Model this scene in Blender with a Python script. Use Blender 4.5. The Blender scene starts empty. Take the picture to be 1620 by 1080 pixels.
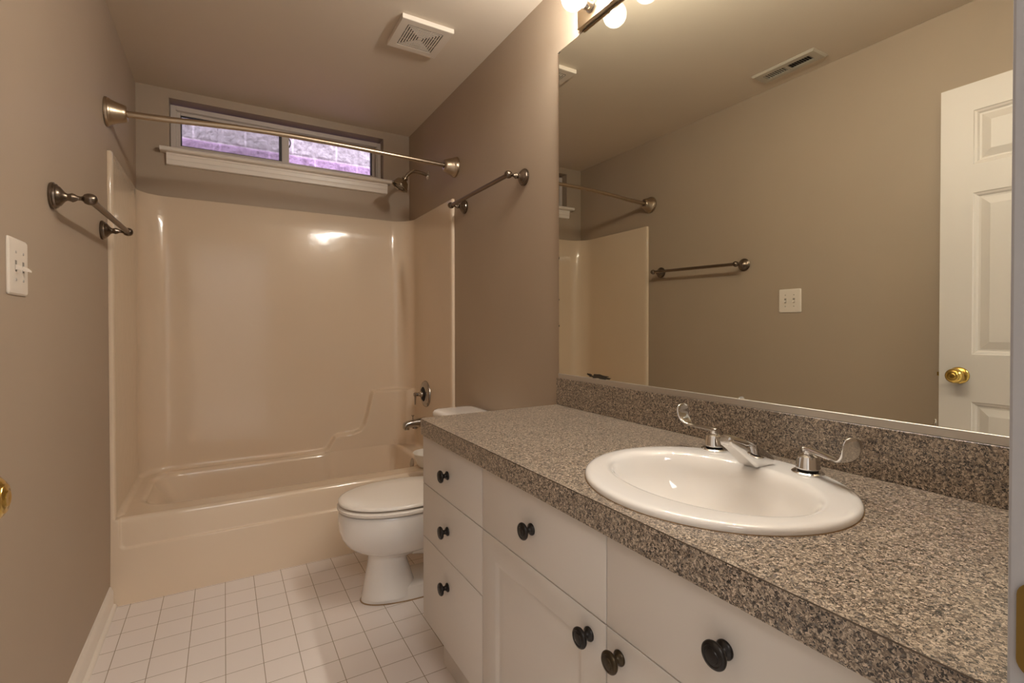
import bpy, bmesh, math, random
from mathutils import Vector, Matrix, noise

C = bpy.context.scene.collection
PI = math.pi

# ------------------------------------------------------------------ camera
cam_data = bpy.data.cameras.new('camera')
cam = bpy.data.objects.new('camera', cam_data)
C.objects.link(cam)
F_PX = 776.04
cam_data.sensor_fit = 'HORIZONTAL'
cam_data.sensor_width = 36.0
cam_data.lens = F_PX / 1620 * 36.0
cam_data.shift_y = -16.27 / 1620
cam_data.clip_start = 0.01
YAW, PITCH, ROLL = 0.5311, -0.0105, -0.0011
Fw = Vector((math.sin(YAW) * math.cos(PITCH), math.cos(YAW) * math.cos(PITCH), math.sin(PITCH)))
Rt = Vector((math.cos(YAW), -math.sin(YAW), 0))
Up = Rt.cross(Fw)
R2 = Rt * math.cos(ROLL) + Up * math.sin(ROLL)
U2 = -Rt * math.sin(ROLL) + Up * math.cos(ROLL)
M = Matrix((R2, U2, -Fw)).transposed().to_4x4()
M.translation = Vector((0.4026, 0.0, 1.1344))
cam.matrix_world = M
bpy.context.scene.camera = cam

# ------------------------------------------------------------------ world, lights, exposure
DAY_STRENGTH = 3.4
DAY_COLOR = (0.94, 0.88, 1.0)
BULB_STRENGTH = 420.0
BULB_COLOR = (1.0, 0.955, 0.87)
HALL_POWER = 30.0
HALL_COLOR = (1.0, 0.98, 0.97)
EXPOSURE = 0.25

W = bpy.data.worlds.new('daylight')
bpy.context.scene.world = W
W.use_nodes = True
bg = W.node_tree.nodes['Background']
bg.inputs['Color'].default_value = (*DAY_COLOR, 1)
bg.inputs['Strength'].default_value = DAY_STRENGTH

hl = bpy.data.lights.new('hall_lamp', 'AREA')
hl.energy = HALL_POWER
hl.color = HALL_COLOR
hl.shape = 'RECTANGLE'
hl.size, hl.size_y = 1.2, 0.8
hlo = bpy.data.objects.new('hall_lamp', hl)
hlo.location = (0.6, -0.95, 2.40)
C.objects.link(hlo)

vs = bpy.context.scene.view_settings
vs.view_transform = 'Standard'
vs.look = 'None'
vs.exposure = EXPOSURE
vs.gamma = 1.0
vs.use_curve_mapping = False
cy = bpy.context.scene.cycles
cy.max_bounces = 10
cy.diffuse_bounces = 6
cy.glossy_bounces = 6
cy.transparent_max_bounces = 12
cy.caustics_reflective = False
cy.caustics_refractive = False
cy.use_denoising = True
cy.sample_clamp_indirect = 6.0

# ------------------------------------------------------------------ dimensions (metres)
RW = 1.52          # room width, wall_left at x=0
RL = 3.311         # back wall
RH = 2.4477        # ceiling
YN = 0.113         # room face of the near wall
TY = 2.513         # tub apron foot
SY = 2.535         # front of the surround
ST = 1.847         # top of the surround
CT = 0.8315        # countertop
CF = 0.955         # countertop front edge
CE = 1.548         # countertop far end
BX = 1.5097        # backsplash front
BT = 0.9343        # backsplash top
MX = 1.5138        # mirror face


# ------------------------------------------------------------------ materials
def principled(name, color, rough=0.5, metal=0.0, coat=0.0, spec=0.5):
    m = bpy.data.materials.new(name)
    m.use_nodes = True
    b = m.node_tree.nodes['Principled BSDF']
    b.inputs['Base Color'].default_value = (*color, 1)
    b.inputs['Roughness'].default_value = rough
    b.inputs['Metallic'].default_value = metal
    b.inputs['Coat Weight'].default_value = coat
    b.inputs['Coat Roughness'].default_value = 0.05
    b.inputs['Specular IOR Level'].default_value = spec
    return m


def nodes(m):
    nt = m.node_tree
    return nt, nt.nodes, nt.links, nt.nodes['Principled BSDF']


def mottle(m, c0, c1, scale=3.0, detail=4, bump=0.0, bscale=200.0, bdist=0.001):
    nt, n, l, b = nodes(m)
    tc = n.new('ShaderNodeTexCoord')
    no = n.new('ShaderNodeTexNoise')
    no.inputs['Scale'].default_value = scale
    no.inputs['Detail'].default_value = detail
    l.new(tc.outputs['Object'], no.inputs['Vector'])
    r = n.new('ShaderNodeValToRGB')
    r.color_ramp.elements[0].position = 0.3
    r.color_ramp.elements[1].position = 0.7
    r.color_ramp.elements[0].color = (*c0, 1)
    r.color_ramp.elements[1].color = (*c1, 1)
    l.new(no.outputs['Fac'], r.inputs['Fac'])
    l.new(r.outputs['Color'], b.inputs['Base Color'])
    if bump:
        nb = n.new('ShaderNodeTexNoise')
        nb.inputs['Scale'].default_value = bscale
        nb.inputs['Detail'].default_value = 3
        l.new(tc.outputs['Object'], nb.inputs['Vector'])
        bp = n.new('ShaderNodeBump')
        bp.inputs['Strength'].default_value = bump
        bp.inputs['Distance'].default_value = bdist
        l.new(nb.outputs['Fac'], bp.inputs['Height'])
        l.new(bp.outputs['Normal'], b.inputs['Normal'])
    return m


MAT = {}
MAT['wall'] = mottle(principled('taupe_wall_paint', (0.36, 0.29, 0.22), 0.55), (0.385, 0.30, 0.222), (0.40, 0.314, 0.233), 2.0, 4, 0.12, 180, 0.001)
MAT['ceiling'] = mottle(principled('ceiling_paint', (0.5, 0.42, 0.33), 0.6), (0.66, 0.57, 0.46), (0.68, 0.585, 0.475), 2.0, 4, 0.1, 160, 0.001)
MAT['trim'] = principled('white_trim_paint', (0.80, 0.73, 0.65), 0.35)
MAT['vinyl'] = principled('window_vinyl', (0.58, 0.51, 0.46), 0.4)
MAT['gasket'] = principled('dark_gasket', (0.05, 0.045, 0.05), 0.6)
MAT['door'] = mottle(principled('door_paint', (0.66, 0.62, 0.56), 0.4), (0.66, 0.61, 0.56), (0.68, 0.63, 0.58), 3)
MAT['cabinet'] = mottle(principled('cabinet_thermofoil', (0.60, 0.55, 0.50), 0.45), (0.595, 0.545, 0.495), (0.605, 0.555, 0.505), 3)
MAT['porcelain'] = mottle(principled('white_porcelain', (0.81, 0.775, 0.735), 0.045, coat=0.4), (0.805, 0.77, 0.73), (0.815, 0.78, 0.74), 2)
MAT['seat'] = principled('toilet_seat_plastic', (0.80, 0.74, 0.67), 0.18)
MAT['fiberglass'] = mottle(principled('cream_fiberglass', (0.69, 0.56, 0.42), 0.12, coat=0.2), (0.68, 0.55, 0.41), (0.70, 0.57, 0.43), 1.5, 3, 0.16, 16, 0.004)
MAT['chrome'] = principled('chrome', (0.75, 0.74, 0.73), 0.06, 1.0)
MAT['nickel'] = principled('brushed_nickel', (0.46, 0.37, 0.275), 0.30, 1.0)
MAT['pewter'] = principled('antique_pewter', (0.19, 0.15, 0.118), 0.27, 1.0)
MAT['bar'] = principled('towel_bar_tube', (0.22, 0.165, 0.125), 0.40, 1.0)
MAT['satin'] = principled('satin_chrome', (0.45, 0.42, 0.39), 0.2, 1.0)
MAT['shower'] = principled('shower_chrome', (0.42, 0.36, 0.28), 0.16, 1.0)
MAT['brass'] = principled('polished_brass', (0.72, 0.50, 0.14), 0.16, 1.0)
MAT['fixture'] = principled('fixture_brushed_bronze', (0.50, 0.38, 0.25), 0.28, 1.0)
MAT['bronze'] = principled('dark_bronze_knob', (0.022, 0.018, 0.016), 0.32, 0.6)
MAT['bronze_worn'] = principled('worn_bronze_knob', (0.05, 0.034, 0.017), 0.34, 0.7)
MAT['black'] = principled('black_void', (0.012, 0.01, 0.009), 0.8)
MAT['dark_seam'] = principled('counter_seam', (0.06, 0.04, 0.025), 0.6)
MAT['particle'] = principled('particle_board', (0.33, 0.21, 0.11), 0.8)
MAT['plate'] = principled('switch_plate_plastic', (0.74, 0.66, 0.57), 0.3)
MAT['screw'] = principled('painted_screw', (0.42, 0.38, 0.34), 0.4, 0.3)
MAT['slot'] = principled('switch_slot', (0.26, 0.23, 0.20), 0.6)
MAT['vent'] = principled('vent_plastic', (0.70, 0.62, 0.53), 0.4)
MAT['register'] = principled('register_paint', (0.50, 0.45, 0.37), 0.5)
MAT['caulk'] = principled('caulk', (0.6, 0.52, 0.42), 0.6)
MAT['bowl'] = principled('bowl_plastic', (0.80, 0.76, 0.68), 0.35)
MAT['hall'] = principled('hallway_paint', (0.78, 0.76, 0.73), 0.7)
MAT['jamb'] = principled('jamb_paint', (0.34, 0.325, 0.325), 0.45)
MAT['tarnish'] = principled('mirror_tarnish', (0.03, 0.024, 0.016), 0.6)
MAT['channel'] = principled('brushed_channel', (0.50, 0.46, 0.41), 0.42, 0.7)
MAT['strike'] = principled('tarnished_brass', (0.22, 0.14, 0.04), 0.4, 1.0)
MAT['glass_edge'] = principled('mirror_glass_edge', (0.55, 0.55, 0.50), 0.15, 0.5)

# mirror
MAT['mirror'] = principled('silvered_mirror', (0.74, 0.725, 0.635), 0.0, 1.0)

# glass: flat architectural glass
def glass_mat(name, tint, gloss=0.08):
    m = bpy.data.materials.new(name)
    m.use_nodes = True
    nt = m.node_tree
    nt.nodes.clear()
    out = nt.nodes.new('ShaderNodeOutputMaterial')
    mix = nt.nodes.new('ShaderNodeMixShader')
    tr = nt.nodes.new('ShaderNodeBsdfTransparent')
    gl = nt.nodes.new('ShaderNodeBsdfGlossy')
    tr.inputs['Color'].default_value = (*tint, 1)
    gl.inputs['Roughness'].default_value = 0.02
    fr = nt.nodes.new('ShaderNodeFresnel')
    fr.inputs['IOR'].default_value = 1.45
    nt.links.new(fr.outputs[0], mix.inputs[0])
    nt.links.new(tr.outputs[0], mix.inputs[1])
    nt.links.new(gl.outputs[0], mix.inputs[2])
    nt.links.new(mix.outputs[0], out.inputs[0])
    return m


MAT['glass'] = glass_mat('window_glass', (0.93, 0.93, 0.95))

def mix_transparent(name, color, alpha, translucent=False):
    m = bpy.data.materials.new(name)
    m.use_nodes = True
    nt = m.node_tree
    nt.nodes.clear()
    out = nt.nodes.new('ShaderNodeOutputMaterial')
    mix = nt.nodes.new('ShaderNodeMixShader')
    tr = nt.nodes.new('ShaderNodeBsdfTransparent')
    di = nt.nodes.new('ShaderNodeBsdfTranslucent' if translucent else 'ShaderNodeBsdfDiffuse')
    di.inputs['Color'].default_value = (*color, 1)
    mix.inputs[0].default_value = alpha
    nt.links.new(tr.outputs[0], mix.inputs[1])
    nt.links.new(di.outputs[0], mix.inputs[2])
    nt.links.new(mix.outputs[0], out.inputs[0])
    return m


MAT['screen'] = mix_transparent('insect_screen_mesh', (0.34, 0.37, 0.33), 0.30)
MAT['globe'] = mix_transparent('bulb_globe_glass', (0.95, 0.92, 0.88), 0.06, True)
MAT['neck'] = mix_transparent('bulb_neck_glass', (0.9, 0.7, 0.4), 0.3, True)

def emit(name, color, strength):
    m = bpy.data.materials.new(name)
    m.use_nodes = True
    nt = m.node_tree
    nt.nodes.clear()
    out = nt.nodes.new('ShaderNodeOutputMaterial')
    e = nt.nodes.new('ShaderNodeEmission')
    e.inputs['Color'].default_value = (*color, 1)
    e.inputs['Strength'].default_value = strength
    nt.links.new(e.outputs[0], out.inputs[0])
    return m


MAT['filament'] = emit('lit_filament', BULB_COLOR, BULB_STRENGTH)

# floor tiles
def tile_mat():
    m = principled('white_floor_tile', (0.7, 0.6, 0.55), 0.28)
    nt, n, l, b = nodes(m)
    tc = n.new('ShaderNodeTexCoord')
    mp = n.new('ShaderNodeMapping')
    P_ = 0.1112
    mp.inputs['Location'].default_value = (-0.1800 + 0.0016, -2.3978 + 0.0016, 0)
    l.new(tc.outputs['Object'], mp.inputs['Vector'])
    br = n.new('ShaderNodeTexBrick')
    br.offset = 0.0
    br.squash = 1.0
    br.inputs['Scale'].default_value = 1.0
    br.inputs['Brick Width'].default_value = P_
    br.inputs['Row Height'].default_value = P_
    br.inputs['Mortar Size'].default_value = 0.0012
    br.inputs['Mortar Smooth'].default_value = 0.15
    br.inputs['Bias'].default_value = 0.0
    br.inputs['Color1'].default_value = (0.79, 0.72, 0.675, 1)
    br.inputs['Color2'].default_value = (0.82, 0.745, 0.70, 1)
    br.inputs['Mortar'].default_value = (0.34, 0.27, 0.195, 1)
    l.new(mp.outputs['Vector'], br.inputs['Vector'])
    l.new(br.outputs['Color'], b.inputs['Base Color'])
    bp = n.new('ShaderNodeBump')
    bp.inputs['Strength'].default_value = 0.6
    bp.inputs['Distance'].default_value = 0.0015
    bp.invert = True
    l.new(br.outputs['Fac'], bp.inputs['Height'])
    l.new(bp.outputs['Normal'], b.inputs['Normal'])
    rm = n.new('ShaderNodeMapRange')
    rm.inputs['To Min'].default_value = 0.3
    rm.inputs['To Max'].default_value = 0.9
    l.new(br.outputs['Fac'], rm.inputs['Value'])
    l.new(rm.outputs['Result'], b.inputs['Roughness'])
    return m


MAT['tile'] = tile_mat()


# speckled laminate
def laminate_mat():
    m = principled('speckled_laminate', (0.3, 0.25, 0.2), 0.30, spec=0.8)
    nt, n, l, b = nodes(m)
    tc = n.new('ShaderNodeTexCoord')
    nz = n.new('ShaderNodeTexNoise')
    nz.inputs['Scale'].default_value = 260
    nz.inputs['Detail'].default_value = 2
    l.new(tc.outputs['Object'], nz.inputs['Vector'])
    sub = n.new('ShaderNodeVectorMath'); sub.operation = 'SUBTRACT'
    sub.inputs[1].default_value = (0.5, 0.5, 0.5)
    l.new(nz.outputs['Color'], sub.inputs[0])
    sc = n.new('ShaderNodeVectorMath'); sc.operation = 'SCALE'
    sc.inputs['Scale'].default_value = 0.011
    l.new(sub.outputs[0], sc.inputs[0])
    ad = n.new('ShaderNodeVectorMath'); ad.operation = 'ADD'
    l.new(tc.outputs['Object'], ad.inputs[0])
    l.new(sc.outputs[0], ad.inputs[1])
    vo = n.new('ShaderNodeTexVoronoi')
    vo.inputs['Scale'].default_value = 400
    l.new(ad.outputs[0], vo.inputs['Vector'])
    sp = n.new('ShaderNodeSeparateColor')
    l.new(vo.outputs['Color'], sp.inputs[0])
    r = n.new('ShaderNodeValToRGB')
    r.color_ramp.interpolation = 'CONSTANT'
    cols = [(0.0, (0.016, 0.013, 0.012)), (0.16, (0.075, 0.055, 0.042)), (0.30, (0.185, 0.142, 0.106)),
            (0.48, (0.31, 0.248, 0.186)), (0.68, (0.46, 0.378, 0.292)), (0.84, (0.15, 0.135, 0.122)), (0.92, (0.59, 0.49, 0.385))]
    cr = r.color_ramp
    cr.elements[0].position = 0.0
    cr.elements[0].color = (*cols[0][1], 1)
    cr.elements[1].position = cols[1][0]
    cr.elements[1].color = (*cols[1][1], 1)
    for p, c in cols[2:]:
        e = cr.elements.new(p)
        e.color = (*c, 1)
    l.new(sp.outputs[0], r.inputs['Fac'])
    l.new(r.outputs['Color'], b.inputs['Base Color'])
    return m


MAT['laminate'] = laminate_mat()


# split-face concrete block outside the window
def block_mat():
    m = principled('split_face_block', (0.5, 0.45, 0.5), 0.9)
    nt, n, l, b = nodes(m)
    tc = n.new('ShaderNodeTexCoord')
    sx = n.new('ShaderNodeSeparateXYZ')
    l.new(tc.outputs['Object'], sx.inputs[0])
    cb = n.new('ShaderNodeCombineXYZ')
    l.new(sx.outputs['X'], cb.inputs['X'])
    l.new(sx.outputs['Z'], cb.inputs['Y'])
    mp = n.new('ShaderNodeMapping')
    mp.inputs['Location'].default_value = (-0.0601, -2.473 + 0.1633 * 2, 0)
    l.new(cb.outputs[0], mp.inputs['Vector'])
    br = n.new('ShaderNodeTexBrick')
    br.offset = 0.5
    br.inputs['Scale'].default_value = 1.0
    br.inputs['Brick Width'].default_value = 0.3266
    br.inputs['Row Height'].default_value = 0.1633
    br.inputs['Mortar Size'].default_value = 0.009
    br.inputs['Mortar Smooth'].default_value = 0.5
    br.inputs['Color1'].default_value = (0.50, 0.45, 0.48, 1)
    br.inputs['Color2'].default_value = (0.56, 0.50, 0.54, 1)
    br.inputs['Mortar'].default_value = (0.80, 0.72, 0.78, 1)
    l.new(mp.outputs[0], br.inputs['Vector'])
    no = n.new('ShaderNodeTexNoise')
    no.inputs['Scale'].default_value = 40
    no.inputs['Detail'].default_value = 6
    no.inputs['Roughness'].default_value = 0.7
    l.new(tc.outputs['Object'], no.inputs['Vector'])
    mr = n.new('ShaderNodeMapRange')
    mr.inputs['From Min'].default_value = 0.3
    mr.inputs['From Max'].default_value = 0.65
    mr.inputs['To Min'].default_value = 0.62
    mr.inputs['To Max'].default_value = 1.05
    l.new(no.outputs['Fac'], mr.inputs['Value'])
    # violet cast of the daylight, painted into the colour of the lowest courses
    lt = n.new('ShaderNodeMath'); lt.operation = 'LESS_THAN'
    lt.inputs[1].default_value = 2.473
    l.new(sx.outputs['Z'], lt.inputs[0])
    violet_cast = n.new('ShaderNodeMix'); violet_cast.data_type = 'RGBA'; violet_cast.blend_type = 'MULTIPLY'
    violet_cast.inputs[7].default_value = (0.92, 0.70, 1.0, 1)
    l.new(lt.outputs[0], violet_cast.inputs[0])
    l.new(br.outputs['Color'], violet_cast.inputs[6])
    mul = n.new('ShaderNodeMix'); mul.data_type = 'RGBA'; mul.blend_type = 'MULTIPLY'
    mul.inputs[0].default_value = 1.0
    l.new(violet_cast.outputs[2], mul.inputs[6])
    l.new(mr.outputs['Result'], mul.inputs[7])
    l.new(mul.outputs[2], b.inputs['Base Color'])
    n2 = n.new('ShaderNodeTexNoise')
    n2.inputs['Scale'].default_value = 90
    n2.inputs['Detail'].default_value = 5
    l.new(tc.outputs['Object'], n2.inputs['Vector'])
    bp = n.new('ShaderNodeBump')
    bp.inputs['Strength'].default_value = 1.0
    bp.inputs['Distance'].default_value = 0.006
    l.new(n2.outputs['Fac'], bp.inputs['Height'])
    l.new(bp.outputs['Normal'], b.inputs['Normal'])
    return m


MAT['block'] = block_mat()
MAT['gravel'] = mottle(principled('gravel', (0.3, 0.28, 0.28), 0.95), (0.2, 0.19, 0.19), (0.4, 0.37, 0.37), 60)


# ------------------------------------------------------------------ mesh helpers
def new():
    return bmesh.new()


def quad(bm, vs_):
    try:
        return bm.faces.new(vs_)
    except ValueError:
        return None


def box(bm, x0, x1, y0, y1, z0, z1, bevel=0.0, seg=2, mi=0):
    v = [bm.verts.new((x, y, z)) for z in (z0, z1) for (x, y) in ((x0, y0), (x1, y0), (x1, y1), (x0, y1))]
    fs = [bm.faces.new([v[i] for i in idx]) for idx in ((3, 2, 1, 0), (4, 5, 6, 7), (0, 1, 5, 4), (1, 2, 6, 5), (2, 3, 7, 6), (3, 0, 4, 7))]
    for f in fs:
        f.material_index = mi
    if bevel:
        es = list({e for f in fs for e in f.edges})
        bmesh.ops.bevel(bm, geom=es, offset=bevel, segments=seg, profile=0.5, affect='EDGES', clamp_overlap=True)
    return fs


def loft(bm, rings, closed=True, cap0=True, cap1=True, mi=0):
    """rings: lists of points of equal length, joined in order."""
    vr = [[bm.verts.new(p) for p in r] for r in rings]
    n = len(vr[0])
    for a, b in zip(vr, vr[1:]):
        for i in range(n if closed else n - 1):
            j = (i + 1) % n
            f = quad(bm, [a[i], a[j], b[j], b[i]])
            if f:
                f.material_index = mi
    if cap0:
        f = quad(bm, list(reversed(vr[0])))
        if f:
            f.material_index = mi
    if cap1:
        f = quad(bm, vr[-1])
        if f:
            f.material_index = mi
    return vr


def frame_of(axis):
    a = Vector(axis).normalized()
    t = Vector((0, 0, 1)) if abs(a.z) < 0.9 else Vector((0, 1, 0))
    u = a.cross(t).normalized()
    v = a.cross(u).normalized()
    return a, u, v


def lathe(bm, prof, origin, axis=(0, 0, 1), n=32, cap0=True, cap1=True, mi=0):
    """prof: (radius, distance along axis)."""
    a, u, v = frame_of(axis)
    o = Vector(origin)
    rings = []
    for r, h in prof:
        r = max(r, 1e-5)
        rings.append([o + a * h + (u * math.cos(2 * PI * i / n) + v * math.sin(2 * PI * i / n)) * r for i in range(n)])
    return loft(bm, rings, True, cap0, cap1, mi)


def tube(bm, pts, rad, n=14, cap=True, flat=None, side=None, mi=0, power=0.5):
    """round (or, with flat=(wide, thick) per point and side = width direction, lens shaped) tube along pts."""
    pts = [Vector(p) for p in pts]
    rings = []
    prev = None
    for i, p in enumerate(pts):
        d = (pts[min(i + 1, len(pts) - 1)] - pts[max(i - 1, 0)]).normalized()
        if side is not None:
            u = Vector(side)
            u = (u - d * u.dot(d)).normalized()
        elif prev is None:
            _, u, _v = frame_of(d)
        else:
            u = (prev - d * prev.dot(d)).normalized()
        prev = u
        v = d.cross(u).normalized()
        if flat is not None:
            a, b = flat[i]
        else:
            a = b = rad[i] if isinstance(rad, (list, tuple)) else rad
        ring = []
        for k in range(n):
            t = 2 * PI * k / n
            c, s = math.cos(t), math.sin(t)
            if flat is not None:   # softened rectangle section
                c = math.copysign(abs(c) ** power, c)
                s = math.copysign(abs(s) ** power, s)
            ring.append(p + u * (a * c) + v * (b * s))
        rings.append(ring)
    return loft(bm, rings, True, cap, cap, mi)


def smooth_path(pts, per=8):
    """Catmull-Rom through pts."""
    P_ = [Vector(p) for p in pts]
    out = []
    for i in range(len(P_) - 1):
        p0, p1, p2, p3 = P_[max(i - 1, 0)], P_[i], P_[i + 1], P_[min(i + 2, len(P_) - 1)]
        for k in range(per):
            t = k / per
            out.append(0.5 * ((2 * p1) + (p2 - p0) * t + (2 * p0 - 5 * p1 + 4 * p2 - p3) * t * t + (3 * p1 - p0 - 3 * p2 + p3) * t ** 3))
    out.append(P_[-1])
    return out


def sstep(a, b, x):
    t = min(max((x - a) / (b - a), 0.0), 1.0)
    return t * t * (3 - 2 * t)


def world_of(o):
    p = Vector((0, 0, 0))
    while o is not None:
        p += o.location
        o = o.parent
    return p


def obj(name, bm, mat, parent=None, origin=None, angle=20, flat=False):
    """link bm (given in room coordinates) as ONE mesh object."""
    bmesh.ops.remove_doubles(bm, verts=bm.verts, dist=1e-6)
    bmesh.ops.recalc_face_normals(bm, faces=bm.faces)
    if origin is None:
        xs = [v.co for v in bm.verts]
        lo = Vector([min(c[i] for c in xs) for i in range(3)])
        hi = Vector([max(c[i] for c in xs) for i in range(3)])
        origin = (lo + hi) / 2
        if parent is None:
            origin.z = lo.z
    origin = Vector(origin)
    bmesh.ops.translate(bm, verts=bm.verts, vec=-origin)
    me = bpy.data.meshes.new(name)
    bm.to_mesh(me)
    bm.free()
    for m in (mat if isinstance(mat, (list, tuple)) else [mat]):
        me.materials.append(m)
    if not flat:
        me.polygons.foreach_set('use_smooth', [True] * len(me.polygons))
        me.set_sharp_from_angle(angle=math.radians(angle))
    o = bpy.data.objects.new(name, me)
    C.objects.link(o)
    o.parent = parent
    o.location = origin - (world_of(parent) if parent else Vector((0, 0, 0)))
    return o


def thing(name, label, cat, loc, group=None, kind=None):
    o = bpy.data.objects.new(name, None)
    o.empty_display_size = 0.05
    C.objects.link(o)
    o.location = loc
    return tag(o, label, cat, group, kind)


def tag(o, label=None, cat=None, group=None, kind=None):
    if label:
        o['label'] = label
    if cat:
        o['category'] = cat
    if group:
        o['group'] = group
    if kind:
        o['kind'] = kind
    return o


def struct(name, bm, mat, label, cat, **k):
    return tag(obj(name, bm, mat, None, (0, 0, 0), **k), label, cat, None, 'structure')


def dup_tree(o, parent=None, off=(0, 0, 0)):
    c = o.copy()
    C.objects.link(c)
    c.parent = parent
    c.location = o.location + Vector(off)
    for ch in list(o.children):
        dup_tree(ch, c)
    return c


# ------------------------------------------------------------------ room shell
T_ = 0.12
bm = new(); box(bm, -T_, RW + T_, YN - 0.14, RL + 0.15, -0.1, 0)
struct('floor', bm, MAT['tile'], 'white square ceramic floor tiles with thin brown grout', 'floor')
bm = new(); box(bm, -T_, RW + T_, YN - 0.14, RL + 0.15, RH, RH + 0.1)
struct('ceiling', bm, MAT['ceiling'], 'flat pale painted ceiling', 'ceiling')
bm = new(); box(bm, -T_, 0, YN - 0.14, RL, 0, RH)
struct('wall_left', bm, MAT['wall'], 'taupe painted left wall with the light switch', 'wall')
bm = new(); box(bm, RW, RW + T_, YN - 0.14, RL, 0, RH)
struct('wall_right', bm, MAT['wall'], 'taupe painted right wall behind the mirror', 'wall')
WX0, WX1, WZ0, WZ1 = 0.148, 1.3405, 2.118, 2.3995
bm = new()
box(bm, -T_, WX0, RL, RL + 0.15, 0, RH)
box(bm, WX1, RW + T_, RL, RL + 0.15, 0, RH)
box(bm, WX0, WX1, RL, RL + 0.15, 0, WZ0)
box(bm, WX0, WX1, RL, RL + 0.15, WZ1, RH)
struct('wall_back', bm, MAT['wall'], 'taupe painted back wall above the tub surround, with the window', 'wall')
DX0, DX1, DZ = 0.075, 0.85, 2.085
bm = new()
box(bm, -T_, DX0 - 0.018, YN - 0.14, YN, 0, RH)
box(bm, DX1 + 0.018, RW + T_, YN - 0.14, YN, 0, RH)
box(bm, DX0 - 0.018, DX1 + 0.018, YN - 0.14, YN, DZ + 0.018, RH)
struct('wall_near', bm, MAT['wall'], 'near wall with the doorway', 'wall')
# door frame with the strike plate
tr = thing('trim_2', 'white painted door jamb at the right edge of the photo', 'door frame', (DX1, YN - 0.07, 0), kind='structure')
bm = new()
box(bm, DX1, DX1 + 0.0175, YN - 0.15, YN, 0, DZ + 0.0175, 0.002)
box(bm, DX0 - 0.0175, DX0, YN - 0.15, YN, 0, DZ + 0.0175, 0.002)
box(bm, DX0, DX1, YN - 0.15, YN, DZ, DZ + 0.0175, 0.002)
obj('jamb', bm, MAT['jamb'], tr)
# strike plate: brass plate with rounded corners and a latch hole, let into the jamb
bm = new()
zc, yc = 0.938, YN - 0.028
ring = []
for (sy, sz, a0) in ((1, 1, 0), (-1, 1, 90), (-1, -1, 180), (1, -1, 270)):
    for k in range(7):
        a = math.radians(a0 + 15 * k)
        ring.append((yc + sy * 0.013 + 0.010 * math.cos(a), zc + sz * 0.021 + 0.010 * math.sin(a)))
loft(bm, [[(DX1 + 0.0005, y, z) for y, z in ring], [(DX1 - 0.0018, y, z) for y, z in ring]])
sp = obj('strike_plate', bm, MAT['strike'], tr)
tag(sp, 'brass strike plate')
bm = new(); box(bm, DX1 - 0.0024, DX1 - 0.0010, yc - 0.009, yc + 0.009, zc - 0.011, zc + 0.005, 0.0004, 1)
obj('latch_hole', bm, MAT['black'], sp)
bm = new()
for s in (-1, 1):
    lathe(bm, [(0.0035, 0), (0.003, 0.0012), (0.0, 0.0015)], (DX1 - 0.0018, yc, zc + s * 0.0225), (-1, 0, 0), 12)
obj('screw', bm, MAT['brass'], sp)

# baseboards
def board_profile(x0, s):
    # (x, z) outline: board with eased top and a quarter-round shoe
    p = [(0, 0), (0.024, 0), (0.0235, 0.006), (0.021, 0.011), (0.017, 0.0145), (0.0125, 0.016), (0.0125, 0.066), (0.0105, 0.074), (0.007, 0.080), (0.0055, 0.086), (0, 0.087)]
    return [(x0 + s * x, z) for x, z in p]


bm = new()
pr = board_profile(0.0, 1)
loft(bm, [[(x, YN + 0.01, z) for x, z in pr], [(x, TY - 0.002, z) for x, z in pr]])
struct('baseboard_left', bm, MAT['trim'], 'white baseboard with shoe moulding along the left wall', 'baseboard')
bm = new()
pr = board_profile(RW, -1)
loft(bm, [[(x, 1.56, z) for x, z in pr], [(x, TY - 0.002, z) for x, z in pr]])
struct('baseboard_right', bm, MAT['trim'], 'white baseboard on the right wall behind the toilet', 'baseboard')

# hallway behind the camera, seen only as light
bm = new(); box(bm, -1.0, 2.2, -1.9, YN - 0.14, -0.1, 0)
struct('floor_hallway', bm, MAT['hall'], 'floor of the hallway outside the doorway', 'floor')
bm = new(); box(bm, -1.0, 2.2, -1.9, YN - 0.14, RH, RH + 0.1)
struct('ceiling_hallway', bm, MAT['hall'], 'ceiling of the hallway outside the doorway', 'ceiling')
bm = new()
box(bm, -1.1, -1.0, -1.9, YN - 0.14, 0, RH)
box(bm, 2.2, 2.3, -1.9, YN - 0.14, 0, RH)
box(bm, -1.1, 2.3, -2.0, -1.9, 0, RH)
box(bm, -1.0, -T_, YN - 0.14, YN - 0.04, 0, RH)
box(bm, RW + T_, 2.2, YN - 0.14, YN - 0.04, 0, RH)
struct('wall_hallway', bm, MAT['hall'], 'pale walls of the hallway outside the doorway', 'wall')

# ------------------------------------------------------------------ window
wn = thing('window_1', 'small high two-pane sliding window over the tub', 'window', (0.745, 3.40, 2.12), kind='structure')
FX0, FX1, FZ0, FZ1 = 0.1495, 1.3395, 2.128, 2.386


def ring_frame(bm, x0, x1, z0, z1, w, y0, y1, bev=0.002, wl=None, wr=None, wt=None, wb=None):
    wl, wr, wt, wb = wl or w, wr or w, wt or w, wb or w
    box(bm, x0, x0 + wl, y0, y1, z0, z1, bev)
    box(bm, x1 - wr, x1, y0, y1, z0, z1, bev)
    box(bm, x0 + wl, x1 - wr, y0, y1, z1 - wt, z1, bev)
    box(bm, x0 + wl, x1 - wr, y0, y1, z0, z0 + wb, bev)


bm = new(); ring_frame(bm, FX0, FX1, FZ0, FZ1, 0.026, 3.372, 3.445)
ring_frame(bm, FX0 + 0.022, FX1 - 0.022, FZ0 + 0.018, FZ1 - 0.018, 0.010, 3.382, 3.392, 0.001)
obj('frame', bm, MAT['vinyl'], wn)
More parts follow.
